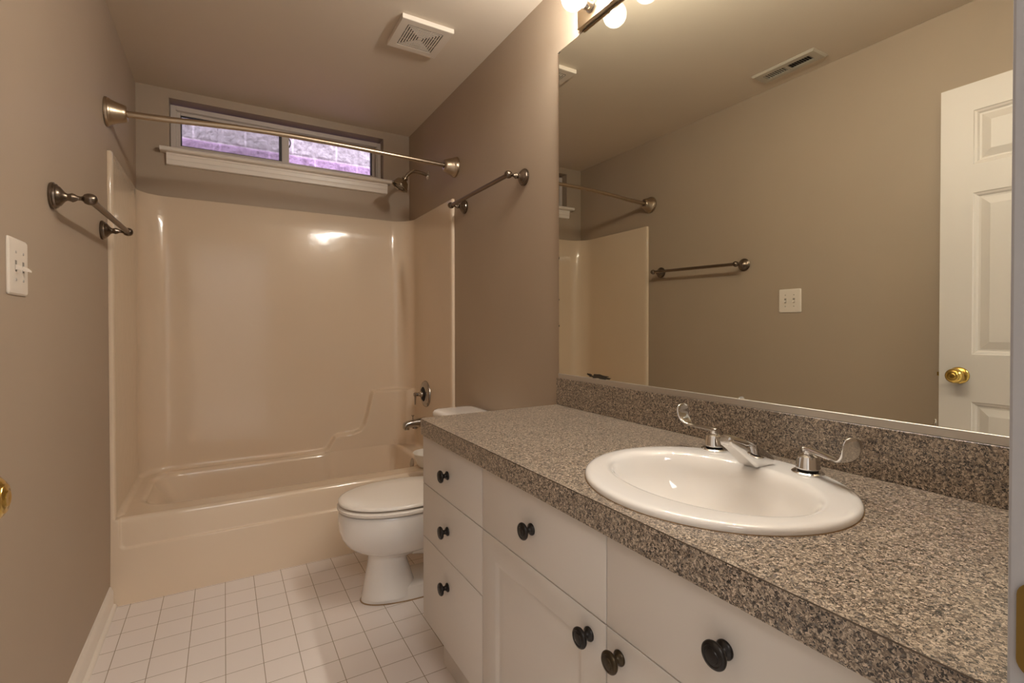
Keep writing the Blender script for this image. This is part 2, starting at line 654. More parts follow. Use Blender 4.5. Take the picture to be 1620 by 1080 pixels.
# left sash, in front
bm = new(); ring_frame(bm, 0.176, 0.765, 2.148, 2.362, 0.020, 3.392, 3.412, 0.002, wr=0.042)
s1 = obj('sash', bm, MAT['vinyl'], wn)
bm = new(); ring_frame(bm, 0.1955, 0.7235, 2.166, 2.343, 0.0065, 3.396, 3.410, 0.001, wr=0.016)
obj('gasket', bm, MAT['gasket'], s1)
bm = new(); box(bm, 0.199, 0.712, 3.401, 3.405, 2.170, 2.340)
obj('pane', bm, MAT['glass'], s1)
bm = new(); tube(bm, smooth_path([(0.764, 3.396, 2.318), (0.770, 3.392, 2.306), (0.772, 3.390, 2.285), (0.766, 3.394, 2.262)], 4), 0.0035, 8)
obj('latch', bm, MAT['gasket'], s1)
# right sash, behind
bm = new(); ring_frame(bm, 0.735, 1.3135, 2.148, 2.362, 0.026, 3.416, 3.436, 0.002, wl=0.03)
s2 = obj('sash', bm, MAT['vinyl'], wn)
bm = new(); box(bm, 1.2815, 1.289, 3.408, 3.438, 2.172, 2.338); obj('gasket', bm, MAT['gasket'], s2)
bm = new(); box(bm, 0.760, 1.290, 3.424, 3.428, 2.170, 2.340)
obj('pane', bm, MAT['glass'], s2)
bm = new(); box(bm, 0.176, 0.735, 3.4385, 3.4395, 2.150, 2.360)
tag(obj('insect_screen', bm, MAT['screen'], wn), 'grey insect screen over the left pane')
# stool and apron below the window
tr1 = thing('trim_1', 'white moulded window sill with apron below the small window', 'window sill', (0.745, RL, 2.03), kind='structure')
bm = new()
zs = 2.116
pr = [(RL - 0.0008, zs - 0.024), (RL - 0.046, zs - 0.024), (RL - 0.054, zs - 0.020), (RL - 0.058, zs - 0.012), (RL - 0.055, zs - 0.004), (RL - 0.047, zs), (RL - 0.0008, zs)]
loft(bm, [[(x, y, z) for y, z in pr] for x in (0.108, 1.3815)], True)
box(bm, WX0 + 0.0005, WX1 - 0.0005, RL - 0.0008, 3.3715, zs - 0.020, zs)
obj('stool', bm, MAT['trim'], tr1)
bm = new()
pa = [(RL, zs - 0.0245), (RL - 0.026, zs - 0.0245), (RL - 0.0258, zs - 0.036), (RL - 0.0245, zs - 0.037), (RL - 0.0235, zs - 0.0385), (RL - 0.0225, zs - 0.060), (RL - 0.021, zs - 0.0612), (RL - 0.0205, zs - 0.0625),
      (RL - 0.018, zs - 0.084), (RL - 0.015, zs - 0.088), (RL, zs - 0.089)]
loft(bm, [[(0.136, y, z) for y, z in pa], [(1.3615, y, z) for y, z in pa]])
obj('apron', bm, MAT['trim'], tr1, angle=20)

# block wall of the window well
bm = new()
nx, nz = 420, 210
X0_, X1_, Z0_, Z1_, YB = -0.6, 2.4, 1.75, 3.25, 4.2
grid = []
for j in range(nz + 1):
    row = []
    for i in range(nx + 1):
        x = X0_ + (X1_ - X0_) * i / nx
        z = Z0_ + (Z1_ - Z0_) * j / nz
        cr_ = math.floor((z - 2.473) / 0.1633)
        dz = (z - 2.473) - cr_ * 0.1633
        dz = min(dz, 0.1633 - dz)
        ox = 0.0601 + (0.1633 if cr_ % 2 else 0.0)
        dx = ((x - ox) / 0.3266) % 1.0
        dx = min(dx, 1 - dx) * 0.3266
        k = sstep(0.003, 0.016, dz) * sstep(0.010, 0.026, dx)
        p = Vector((x * 17, z * 17, 3.0))
        d = noise.fractal(p, 0.9, 2.1, 5) * 0.015 + noise.fractal(p * 4, 0.8, 2.1, 3) * 0.006
        row.append(bm.verts.new((x, YB - k * (0.012 + d), z)))
    grid.append(row)
for j in range(nz):
    for i in range(nx):
        quad(bm, [grid[j][i], grid[j][i + 1], grid[j + 1][i + 1], grid[j + 1][i]])
box(bm, X0_, X1_, YB + 0.001, YB + 0.2, Z0_, Z1_)
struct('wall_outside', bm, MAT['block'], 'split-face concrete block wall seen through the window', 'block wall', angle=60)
bm = new(); box(bm, -0.6, 2.4, RL + 0.151, YB + 0.2, 1.65, 1.75)
struct('floor_outside', bm, MAT['gravel'], 'gravel ground of the window well outside', 'ground')

# ------------------------------------------------------------------ open door
dr = thing('door_1', 'open white six-panel door with brass knob, seen in the mirror', 'door', (DX0 + 0.02, 0.48, 0.01), kind='structure')
fx, bx_ = 0.122, 0.087
dy0, dy1 = YN + 0.006, 0.838
dz0, dz1 = 0.01, 2.073
st = 0.1
pw = (dy1 - dy0 - 3 * st) / 2
cols_ = [(dy1 - st - pw, dy1 - st), (dy0 + st, dy0 + st + pw)]
rows_ = [(1.757, 1.966), (1.022, 1.648), (0.245, 0.838)]
bm = new()
ys = sorted({dy0, dy1, *[v for c in cols_ for v in c]})
zs_ = sorted({dz0, dz1, *[v for r in rows_ for v in r]})
gv = {}
def gvert(y, z, x=fx):
    k = (round(y, 5), round(z, 5), x)
    if k not in gv:
        gv[k] = bm.verts.new((x, y, z))
    return gv[k]
for i in range(len(ys) - 1):
    for j in range(len(zs_) - 1):
        y0, y1, z0, z1 = ys[i], ys[i + 1], zs_[j], zs_[j + 1]
        if any(abs(y0 - c[0]) < 1e-6 and abs(y1 - c[1]) < 1e-6 for c in cols_) and any(abs(z0 - r[0]) < 1e-6 and abs(z1 - r[1]) < 1e-6 for r in rows_):
            # moulded recess, then raised field
            steps = [(0.0, 0.0), (0.003, -0.003), (0.010, -0.005), (0.016, -0.010), (0.022, -0.0105), (0.050, -0.003), (0.052, -0.003)]
            rings = [[(fx + d, y0 + q, z0 + q), (fx + d, y1 - q, z0 + q), (fx + d, y1 - q, z1 - q), (fx + d, y0 + q, z1 - q)] for q, d in steps]
            loft(bm, rings, True, False, True)
        else:
            quad(bm, [gvert(y0, z0), gvert(y1, z0), gvert(y1, z1), gvert(y0, z1)])
v8 = [[(x, dy0, dz0), (x, dy1, dz0), (x, dy1, dz1), (x, dy0, dz1)] for x in (fx, bx_)]
loft(bm, v8, True, False, True)
slab = obj('door_leaf', bm, MAT['door'], dr, angle=12)
ky, kz = 0.775, 0.938
bm = new()
lathe(bm, [(0.033, 0), (0.033, 0.003), (0.030, 0.007), (0.018, 0.010), (0.0125, 0.013), (0.0115, 0.026), (0.015, 0.030), (0.026, 0.035), (0.0285, 0.042), (0.0285, 0.050), (0.026, 0.057),
           (0.020, 0.062), (0.0175, 0.063), (0.0165, 0.0645), (0.010, 0.0655), (0.0085, 0.067), (0.004, 0.067), (0.0005, 0.0665)], (fx, ky, kz), (1, 0, 0), 40)
tag(obj('knob', bm, MAT['brass'], dr, angle=42), 'polished brass door knob')
bm = new(); box(bm, fx - 0.028, fx - 0.006, dy1, dy1 + 0.0015, kz - 0.028, kz + 0.028, 0.0004, 1)
box(bm, fx - 0.0225, fx - 0.0115, dy1, dy1 + 0.011, kz - 0.008, kz + 0.008, 0.002, 1)
tag(obj('latch', bm, MAT['brass'], dr), 'brass latch on the door edge')

# ------------------------------------------------------------------ bathtub with surround
tub = thing('bathtub', 'cream one-piece fiberglass bathtub with tall glossy wall surround', 'bathtub', (RW / 2, 2.9, 0))
INS = 0.017
TZ = 0.345
RC = 0.13
XL, XR, YBK = INS, RW - INS, RL - 0.031
path = []      # (x, y, nx, ny, weight of ledge, back point)
path.append((0.0005, SY, 0, -1, 0, 0))
path.append((0.008, SY - 0.001, 0, -1, 0, 0))
path.append((0.0140, SY + 0.0015, 0.7, -0.7, 0, 0))
path.append((XL, SY + 0.010, 1, 0, 0, 0))
n = 24
for k in range(1, n + 1):
    path.append((XL, SY + 0.010 + (YBK - RC - SY - 0.010) * k / n, 1, 0, 0, 0))
for k in range(1, 13):
    a = PI / 2 * k / 12
    path.append((XL + RC - RC * math.cos(a), YBK - RC + RC * math.sin(a), math.cos(a), -math.sin(a), 0, 1))
x = XL + RC
xs = []
while x < 0.86:
    x += 0.04
    xs.append(x)
while x < XR - RC - 0.0045:
    x += 0.0045
    xs.append(x)
for x in xs:
    path.append((x, YBK, 0, -1, 1, 1))
for k in range(1, 17):
    a = PI / 2 * k / 16
    path.append((XR - RC + RC * math.sin(a), YBK - RC + RC * math.cos(a), -math.sin(a), -math.cos(a), 1 - sstep(0.75, 1.0, k / 16), 1))
for k in range(1, n + 1):
    path.append((XR, YBK - RC + (SY + 0.010 - (YBK - RC)) * k / n, -1, 0, 0, 0))
path.append((RW - 0.0140, SY + 0.0015, -0.7, -0.7, 0, 0))
path.append((RW - 0.008, SY - 0.001, 0, -1, 0, 0))
path.append((RW - 0.0005, SY, 0, -1, 0, 0))
CON = [(0.86, 0.345), (0.94, 0.352), (0.965, 0.366), (0.99, 0.405), (1.008, 0.432), (1.03, 0.440), (1.12, 0.446), (1.165, 0.460), (1.19, 0.490), (1.215, 0.575), (1.240, 0.690), (1.250, 0.706), (1.62, 0.712)]


def contour(x):
    if x <= CON[0][0]:
        return -1
    for (a, za), (b, zb) in zip(CON, CON[1:]):
        if x <= b:
            return za + (zb - za) * (x - a) / (b - a)
    return CON[-1][1]


def con_dist(x, z):
    best = 9
    for (a, za), (b, zb) in zip(CON, CON[1:]):
        dx, dz = b - a, zb - za
        t = min(max(((x - a) * dx + (z - za) * dz) / (dx * dx + dz * dz), 0), 1)
        best = min(best, math.hypot(x - a - t * dx, z - za - t * dz))
    return best if z < contour(x) else -best


rows = []
for k in range(7):     # fillet onto the deck
    a = PI / 2 * k / 6
    rows.append((TZ + 0.022 - 0.022 * math.cos(a), 0.022 * (1 - math.sin(a))))
z = rows[-1][0]
while z < 0.74:
    z += 0.0055
    rows.append((z, 0.0))
for k in range(1, 9):
    rows.append((z + (ST - 0.006 - z) * k / 8, 0.0))
rows.append((ST - 0.002, -0.002))
rows.append((ST, -0.006))
bm = new()
vr = []
for z, off in rows:
    r = []
    for (x, y, nx_, ny_, wgt, bk) in path:
        o = off if bk or abs(nx_) == 1 else (off if off < 0 else 0)
        if not bk and y < SY + 0.06:
            o = off if off < 0 else 0
        if wgt > 0 and z < 0.75:
            S_ = wgt * sstep(-0.009, 0.009, con_dist(x, z))
            o = o * (1 - S_) + 0.045 * S_
        r.append(bm.verts.new((x + nx_ * o, y + ny_ * o, z)))
    vr.append(r)
for a, b in zip(vr, vr[1:]):
    for i in range(len(a) - 1):
        quad(bm, [a[i], a[i + 1], b[i + 1], b[i]])
# top edge back to the walls
top = vr[-1]
backs = []
for v, (x, y, nx_, ny_, wgt, bk) in zip(top, path):
    if bk:
        c = Vector((min(max(x - nx_ * 0.5, 0.0006), RW - 0.0006), min(y - ny_ * 0.5, RL - 0.0006), ST + 0.0005)) if abs(nx_) > 0.02 and abs(ny_) > 0.02 else Vector((x, RL - 0.0006, ST + 0.0005))
        if 0.02 < abs(nx_) and 0.02 < abs(ny_):
            cx_, cy_ = (0.0006 if nx_ > 0 else RW - 0.0006), RL - 0.0006
            if abs(nx_) > abs(ny_):
                c = Vector((cx_, y + (cy_ - y) * (abs(ny_) / abs(nx_)), ST + 0.0005))
            else:
                c = Vector((x + (cx_ - x) * (abs(nx_) / abs(ny_)), cy_, ST + 0.0005))
    elif nx_ > 0.3:
        c = Vector((0.0006, max(y, SY), ST + 0.0005))
    elif nx_ < -0.3:
        c = Vector((RW - 0.0006, max(y, SY), ST + 0.0005))
    else:
        c = Vector((v.co.x, v.co.y + 0.006, ST + 0.0005))
    backs.append(bm.verts.new(c))
for i in range(len(top) - 1):
    quad(bm, [top[i], top[i + 1], backs[i + 1], backs[i]])
obj('wall_surround', bm, MAT['fiberglass'], tub, angle=50)

# apron, rim, deck and basin
bm = new()
NX = 60
fr_prof = []
zrows = [0.0, 0.05, 0.10, 0.15, 0.20, 0.216, 0.2205, 0.2225, 0.224, 0.226, 0.2275, 0.2295, 0.233, 0.24, 0.25, 0.28, 0.31, 0.328, 0.3355, 0.3405, 0.3435, TZ]
def apron_y(x, z):
    base = TY + (SY - TY) * min(z / 0.345, 1.0)
    edge = min(x, RW - x)
    dd = max(0.225 - z, 0.030 - edge)
    if 0.225 - z > -0.02 and 0.030 - edge > -0.02:   # rounded lower corner
        dd = max(dd, math.hypot(max(0, 0.245 - z), max(0, 0.050 - edge)) - 0.02)
    rec = 0.010 * (1 - sstep(-0.0035, 0.0035, dd))
    lip = 0.0
    if z > 0.325:
        t = (z - 0.325) / 0.02
        lip = 0.016 * (1 - math.sqrt(max(0, 1 - t * t)))
    return base + rec + lip * sstep(0.021, 0.034, edge)
xg = [0.0006, 0.012, 0.022, 0.0255, 0.0275, 0.029, 0.031, 0.0325, 0.0345, 0.038, 0.042, 0.046, 0.05] + [0.05 + (RW - 0.1) * k / 40 for k in range(1, 41)]
xg += [RW - v for v in reversed(xg[:12])]
ag = [[bm.verts.new((x, apron_y(x, z), z)) for x in xg] for z in zrows]
for a, b in zip(ag, ag[1:]):
    for i in range(len(a) - 1):
        quad(bm, [a[i], a[i + 1], b[i + 1], b[i]])
obj('apron_panel', bm, MAT['fiberglass'], tub, angle=50)

bm = new()
N = 144
BXC, BYC = 0.745, 2.942
def rrect(cx_, cy_, hx, hy, r, t):
    """point on rounded rectangle in direction t (bisected ray)."""
    c, s = math.cos(t), math.sin(t)
    lo, hi = 0.0, hx + hy
    for _ in range(40):
        m_ = (lo + hi) / 2
        px, py = abs(c * m_), abs(s * m_)
        qx, qy = max(px - (hx - r), 0), max(py - (hy - r), 0)
        ins = px <= hx and py <= hy and math.hypot(qx, qy) <= r
        lo, hi = (m_, hi) if ins else (lo, m_)
    return cx_ + c * lo, cy_ + s * lo
angs = [2 * PI * k / N for k in range(N)]
hx, hy = 0.675, 0.2885
rings = []
dy_front = SY + 0.0295
def outer(t):
    x0, x1, y0, y1 = XL - 0.004, XR + 0.004, dy_front, YBK + 0.002
    c, s = math.cos(t), math.sin(t)
    k = min([(x1 - BXC) / c if c > 1e-9 else 9, (x0 - BXC) / c if c < -1e-9 else 9, (y1 - BYC) / s if s > 1e-9 else 9, (y0 - BYC) / s if s < -1e-9 else 9])
    return BXC + c * k, BYC + s * k
rings.append([(*outer(t), TZ) for t in angs])
for (dx, dz) in ((-0.006, 0.0), (0.002, -0.0008), (0.009, -0.0038), (0.016, -0.0095), (0.0205, -0.018), (0.022, -0.026)):
    rings.append([(*rrect(BXC, BYC, hx - dx, hy - dx, 0.14, t), TZ + dz) for t in angs])
for k in range(1, 9):
    u = k / 8
    z = TZ - 0.026 - 0.231 * u
    r = []
    for t in angs:
        x, y = rrect(BXC, BYC, hx - 0.022 - 0.037 * u, hy - 0.022 - 0.032 * u, 0.14 - 0.02 * u, t)
        # reclined left end
        x += max(0, (BXC - x) / hx) ** 3 * 0.13 * u
        r.append((x, y, z))
    rings.append(r)
for k in range(1, 6):
    a = PI / 2 * k / 5
    r = []
    for t in angs:
        x, y = rrect(BXC, BYC, hx - 0.059 - 0.05 * math.sin(a) , hy - 0.054 - 0.05 * math.sin(a), 0.11, t)
        x += max(0, (BXC - x) / hx) ** 3 * 0.13
        r.append((x, y, TZ - 0.257 - 0.04 * (1 - math.cos(a))))
    rings.append(r)
# right of the first step the back wall of the basin runs straight up into the stepped ledge
YLEDGE = YBK - 0.045
fixed = [rings[0]]
for r in rings[1:]:
    q = []
    for (x, y, z) in r:
        w = sstep(0.93, 1.01, x) * (1 - sstep(XR - RC - 0.01, XR - 0.06, x)) * (1 if y > BYC + 0.12 else 0)
        q.append((x, y + (YLEDGE - 0.0005 - 0.16 * max(0, TZ - z) - y) * w, z))
    fixed.append(q)
rings = fixed
loft(bm, rings, True, False, True)
# lip joining the apron top to the deck
lip0 = [(x, apron_y(x, TZ), TZ) for x in xg]
lip1 = [(x, max(apron_y(x, TZ), dy_front) + 0.0015, TZ) for x in xg]
loft(bm, [lip0, lip1], False, False, False)
obj('basin', bm, MAT['fiberglass'], tub, angle=50)
bm = new()
lathe(bm, [(0.036, 0), (0.036, 0.004), (0.032, 0.010), (0.022, 0.014), (0.006, 0.015), (0.0, 0.015)], (1.402, 2.90, 0.290), (-0.98, 0, 0.18), 28)
tag(obj('overflow_plate', bm, MAT['satin'], tub, angle=42), 'round chrome overflow plate')

# ------------------------------------------------------------------ shower valve, tub spout, shower head
XP = RW - INS
vy, vz = 2.95, 0.706
t = thing('shower_valve', 'round chrome shower valve plate with lever on the surround', 'shower valve', (XP, vy, vz))
bm = new(); lathe(bm, [(0.083, 0.0), (0.083, 0.003), (0.079, 0.009), (0.066, 0.016), (0.052, 0.019), (0.046, 0.019), (0.044, 0.016)], (XP - 0.0004, vy, vz), (-1, 0, 0), 48, True, False)
obj('escutcheon', bm, MAT['satin'], t, angle=42)
bm = new(); lathe(bm, [(0.0455, 0.016), (0.040, 0.022), (0.028, 0.026), (0.0, 0.027)], (XP, vy, vz), (-1, 0, 0), 36, True, True)
tag(obj('center_disc', bm, MAT['black'], t), 'black centre disc')
bm = new(); lathe(bm, [(0.021, 0.024), (0.020, 0.038), (0.013, 0.044), (0.0115, 0.060), (0.014, 0.064), (0.014, 0.076), (0.010, 0.080), (0.0, 0.081)], (XP, vy, vz), (-1, 0, 0), 24)
tube(bm, [(XP - 0.070, vy, vz - 0.006), (XP - 0.071, vy, vz - 0.030), (XP - 0.072, vy, vz - 0.062)], None, 12, True, [(0.0075, 0.006), (0.0075, 0.005), (0.0085, 0.004)], (0, 1, 0))
obj('lever', bm, MAT['satin'], t, angle=42)

sy_, sz_ = 2.955, 0.528
t = thing('tub_spout', 'chrome tub spout with diverter knob below the shower valve', 'tub spout', (XP, sy_, sz_))
bm = new()
rings = []
for (x, zc_, hy_, hz_) in ((XP - 0.0002, 0.0, 0.030, 0.030), (XP - 0.02, 0.0, 0.029, 0.029), (XP - 0.07, -0.001, 0.0265, 0.025), (XP - 0.105, -0.0035, 0.0245, 0.0225), (XP - 0.125, -0.007, 0.0235, 0.0215), (XP - 0.138, -0.011, 0.022, 0.021), (XP - 0.143, -0.0155, 0.019, 0.0175), (XP - 0.145, -0.0185, 0.012, 0.013)):
    r = []
    for k in range(24):
        a = 2 * PI * k / 24
        c, s = math.cos(a), math.sin(a)
        r.append((x, sy_ + hy_ * math.copysign(abs(c) ** 0.75, c), sz_ + zc_ + hz_ * math.copysign(abs(s) ** 0.75, s)))
    rings.append(r)
loft(bm, rings)
lathe(bm, [(0.0165, 0), (0.0165, 0.018), (0.013, 0.018), (0.012, 0.012)], (XP - 0.124, sy_, sz_ - 0.020), (0, 0, -1), 20)
lathe(bm, [(0.018, 0), (0.018, 0.010), (0.0, 0.010)], (XP - 0.07, sy_, sz_ - 0.024), (0, 0, -1), 20)
obj('spout_body', bm, MAT['satin'], t, angle=42)
bm = new(); lathe(bm, [(0.003, 0), (0.003, 0.018), (0.009, 0.022), (0.010, 0.026), (0.0, 0.026)], (XP - 0.085, sy_, sz_ + 0.024), (0, 0, 1), 16)
obj('diverter_knob', bm, MAT['satin'], t, angle=42)

hy_ = 2.948
t = thing('wall_shower', 'small bronze-tinted shower head on a curved arm by the window', 'shower', (RW, hy_, 2.087))
bm = new(); lathe(bm, [(0.030, 0), (0.030, 0.002), (0.024, 0.006), (0.014, 0.009), (0.012, 0.010)], (RW - 0.0003, hy_, 2.087), (-1, 0, 0), 32)
tag(obj('flange', bm, MAT['chrome'], t), 'round chrome flange')
bm = new(); tube(bm, smooth_path([(RW - 0.006, hy_, 2.087), (1.475, hy_, 2.094), (1.442, hy_, 2.097), (1.415, hy_, 2.092), (1.392, hy_, 2.074), (1.372, hy_, 2.046)], 6), 0.0105, 16)
obj('arm', bm, MAT['shower'], t)
hd = Vector((-0.52, 0.08, -0.85)).normalized()
ho = Vector((1.372, hy_, 2.046))
bm = new(); lathe(bm, [(0.014, -0.004), (0.018, 0.0), (0.018, 0.010), (0.014, 0.012), (0.022, 0.017), (0.036, 0.026), (0.044, 0.040), (0.047, 0.053), (0.0515, 0.057), (0.0525, 0.068), (0.049, 0.072), (0.045, 0.067)], ho, hd, 36, True, False)
hb = obj('head', bm, MAT['shower'], t, angle=42)
bm = new(); lathe(bm, [(0.047, 0.0645), (0.044, 0.0655), (0.0, 0.067)], ho, hd, 32)
obj('spray_face', bm, MAT['black'], hb)
a_, u_, v_ = frame_of(hd)
bm = new()
for k in range(20):
    an = 2 * PI * k / 20
    lathe(bm, [(0.0022, 0), (0.0015, 0.004), (0.0, 0.004)], ho + a_ * 0.0655 + (u_ * math.cos(an) + v_ * math.sin(an)) * 0.037, hd, 8)
lathe(bm, [(0.028, 0.0), (0.027, 0.003), (0.0, 0.0035)], ho + a_ * 0.0655, hd, 24)
obj('nozzle_plate', bm, MAT['shower'], hb)

# ------------------------------------------------------------------ shower curtain rod
ryy = 2.519
t = thing('shower_curtain_rod', 'brushed nickel shower curtain rod spanning the room above the tub', 'shower rod', (RW / 2, ryy, 1.99))
fl = [(0.056, 0.0), (0.0565, 0.004), (0.055, 0.010), (0.052, 0.012), (0.051, 0.017), (0.047, 0.020), (0.0455, 0.027), (0.043, 0.032), (0.0375, 0.048), (0.0345, 0.058), (0.032, 0.066), (0.027, 0.070), (0.0160, 0.070), (0.0160, 0.060)]
bm = new(); lathe(bm, fl, (0.0006, ryy, 1.994), (1, 0, 0.03), 44, True, False)
f1 = obj('flange', bm, MAT['nickel'], t, angle=42)
bm = new(); lathe(bm, [(0.0158, 0.056), (0.0158, 0.0688), (0.011, 0.0690)], (0.0006, ryy, 1.994), (1, 0, 0.03), 24); obj('collar_gap', bm, MAT['black'], f1)
bm = new(); lathe(bm, fl, (RW - 0.0006, ryy, 2.017), (-1, 0, 0), 44, True, False)
f2 = obj('flange', bm, MAT['nickel'], t, angle=42)
bm = new(); lathe(bm, [(0.0158, 0.056), (0.0158, 0.0688), (0.011, 0.0690)], (RW - 0.0006, ryy, 2.017), (-1, 0, 0), 24); obj('collar_gap', bm, MAT['black'], f2)
bm = new(); tube(bm, [(0.03, ryy, 1.995), (0.12, ryy, 1.999), (0.215, ryy, 2.004)], 0.0132, 20); obj('rod_sleeve', bm, MAT['nickel'], t)
bm = new(); tube(bm, [(0.205, ryy, 2.0035), (0.34, ryy, 2.014), (0.462, ryy, 2.022)], 0.0123, 20); obj('rod_sleeve', bm, MAT['nickel'], t)
bm = new(); tube(bm, smooth_path([(0.455, ryy, 2.0215), (0.66, ryy, 2.028), (0.95, ryy, 2.027), (1.25, ryy, 2.022), (1.47, ryy, 2.0175)], 6), 0.0113, 20); obj('rod', bm, MAT['nickel'], t, angle=42)


# ------------------------------------------------------------------ towel bars
def towel_bar(label, xw, s, ya, za, yb, zb):
    t = thing('towel_bar', label, 'towel bar', (xw, (ya + yb) / 2, (za + zb) / 2))
    for y, z in ((ya, za), (yb, zb)):
        bm = new()
        lathe(bm, [(0.035, 0), (0.0365, 0.003), (0.036, 0.007), (0.033, 0.009), (0.032, 0.013), (0.028, 0.015), (0.026, 0.019), (0.019, 0.024), (0.0125, 0.029), (0.0095, 0.034), (0.0105, 0.039), (0.0125, 0.044),
                   (0.0105, 0.049), (0.0065, 0.055), (0.0058, 0.062), (0.0075, 0.066), (0.013, 0.070), (0.0158, 0.077), (0.0162, 0.083), (0.0145, 0.090), (0.010, 0.0955), (0.004, 0.098), (0.0, 0.0985)], (xw + s * 0.0004, y, z), (s, 0, 0), 32)
        obj('bracket', bm, MAT['pewter'], t, angle=42)
    bm = new(); tube(bm, [(xw + s * 0.081, ya + 0.004, za), (xw + s * 0.081, yb - 0.004, zb)], 0.0092, 18)
    obj('bar', bm, MAT['bar'], t)
    return t


towel_bar('dark pewter towel bar on the left wall above the light switch', 0.0, 1, 1.786, 1.490, 2.417, 1.5035)
towel_bar('dark pewter towel bar on the right wall beside the mirror', RW, -1, 1.792, 1.7715, 2.395, 1.770)

# ------------------------------------------------------------------ light switch
t = thing('light_switch', 'white double toggle light switch plate on the left wall', 'light switch', (0.0, 1.517, 1.268))
bm = new()
y0, y1, z0, z1 = 1.457, 1.577, 1.205, 1.3315
def rr(y0, y1, z0, z1, r, x, n=5):
    out = []
    for (cy_, cz_, a0) in ((y1 - r, z1 - r, 0), (y0 + r, z1 - r, 90), (y0 + r, z0 + r, 180), (y1 - r, z0 + r, 270)):
        for k in range(n):
            a = math.radians(a0 + 90 * k / (n - 1))
            out.append((x, cy_ + r * math.cos(a), cz_ + r * math.sin(a)))
    return out
loft(bm, [rr(y0, y1, z0, z1, 0.007, 0.0005), rr(y0, y1, z0, z1, 0.007, 0.0025), rr(y0 + 0.004, y1 - 0.004, z0 + 0.004, z1 - 0.004, 0.006, 0.0055), rr(y0 + 0.012, y1 - 0.012, z0 + 0.012, z1 - 0.012, 0.004, 0.0065)])
obj('plate', bm, MAT['plate'], t)
for yc in (1.494, 1.540):
    bm = new(); box(bm, 0.004, 0.0069, yc - 0.0055, yc + 0.0055, 1.2565, 1.2815, 0.0003, 1)
    sl = obj('toggle_slot', bm, MAT['slot'], t)
    bm = new()
    up = 1 if yc < 1.5 else -1
    loft(bm, [[(0.005, yc - 0.004, 1.261), (0.005, yc + 0.004, 1.261), (0.005, yc + 0.004, 1.273), (0.005, yc - 0.004, 1.273)],
              [(0.015, yc - 0.003, 1.2605), (0.015, yc + 0.003, 1.2605), (0.015, yc + 0.003, 1.268), (0.015, yc - 0.003, 1.268)],
              [(0.0205, yc - 0.0024, 1.2585), (0.0205, yc + 0.0024, 1.2585), (0.0205, yc + 0.0024, 1.2625), (0.0205, yc - 0.0024, 1.2625)]])
    obj('toggle', bm, MAT['plate'], t)
    for zc_ in (1.2385, 1.2995):
        bm = new(); lathe(bm, [(0.0034, 0), (0.003, 0.0012), (0.0, 0.0016)], (0.0064, yc, zc_), (1, 0, 0), 14)
        obj('screw', bm, MAT['screw'], t)

# ------------------------------------------------------------------ ceiling exhaust fan grille
t = thing('exhaust_fan', 'square white exhaust fan grille with concentric louvres on the ceiling', 'ceiling vent', (1.1735, 2.1325, RH))
ex0, ex1, ey0, ey1 = 1.057, 1.29, 2.014, 2.251
zf = RH - 0.020
def sq(x0, x1, y0, y1, z):
    return [(x0, y0, z), (x1, y0, z), (x1, y1, z), (x0, y1, z)]
bm = new()
ins = 0.036
loft(bm, [sq(ex0, ex1, ey0, ey1, RH - 0.0006), sq(ex0, ex1, ey0, ey1, zf + 0.002), sq(ex0 + 0.002, ex1 - 0.002, ey0 + 0.002, ey1 - 0.002, zf), sq(ex0 + ins, ex1 - ins, ey0 + ins, ey1 - ins, zf), sq(ex0 + ins, ex1 - ins, ey0 + ins, ey1 - ins, zf + 0.0031)], True, True, False)
obj('frame', bm, MAT['vent'], t, angle=25)
bm = new(); box(bm, ex0 + ins, ex1 - ins, ey0 + ins, ey1 - ins, zf + 0.0032, zf + 0.010)
obj('opening', bm, MAT['black'], t)
hw = (ex1 - ex0) / 2 - ins
cx_, cy_ = (ex0 + ex1) / 2, (ey0 + ey1) / 2
bm = new()
for k in range(7):
    o_ = hw - 0.0040 - k * 0.0110
    i_ = o_ - 0.0065
    if i_ < 0.006:
        box(bm, cx_ - o_, cx_ + o_, cy_ - o_, cy_ + o_, zf + 0.0006, zf + 0.0026)
        break
    loft(bm, [sq(cx_ - o_, cx_ + o_, cy_ - o_, cy_ + o_, zf + 0.0026), sq(cx_ - o_, cx_ + o_, cy_ - o_, cy_ + o_, zf + 0.0006),
              sq(cx_ - i_, cx_ + i_, cy_ - i_, cy_ + i_, zf + 0.0006), sq(cx_ - i_, cx_ + i_, cy_ - i_, cy_ + i_, zf + 0.0026)], True, False, False)
for s in (-1, 1):
    box(bm, cx_ - hw + 0.001, cx_ + hw - 0.001, cy_ + s * 0.028 - 0.0012, cy_ + s * 0.028 + 0.0012, zf + 0.0022, zf + 0.0031)
    box(bm, cx_ + s * 0.028 - 0.0012, cx_ + s * 0.028 + 0.0012, cy_ - hw + 0.001, cy_ + hw - 0.001, zf + 0.0022, zf + 0.0031)
obj('louvres', bm, MAT['vent'], t, angle=25)

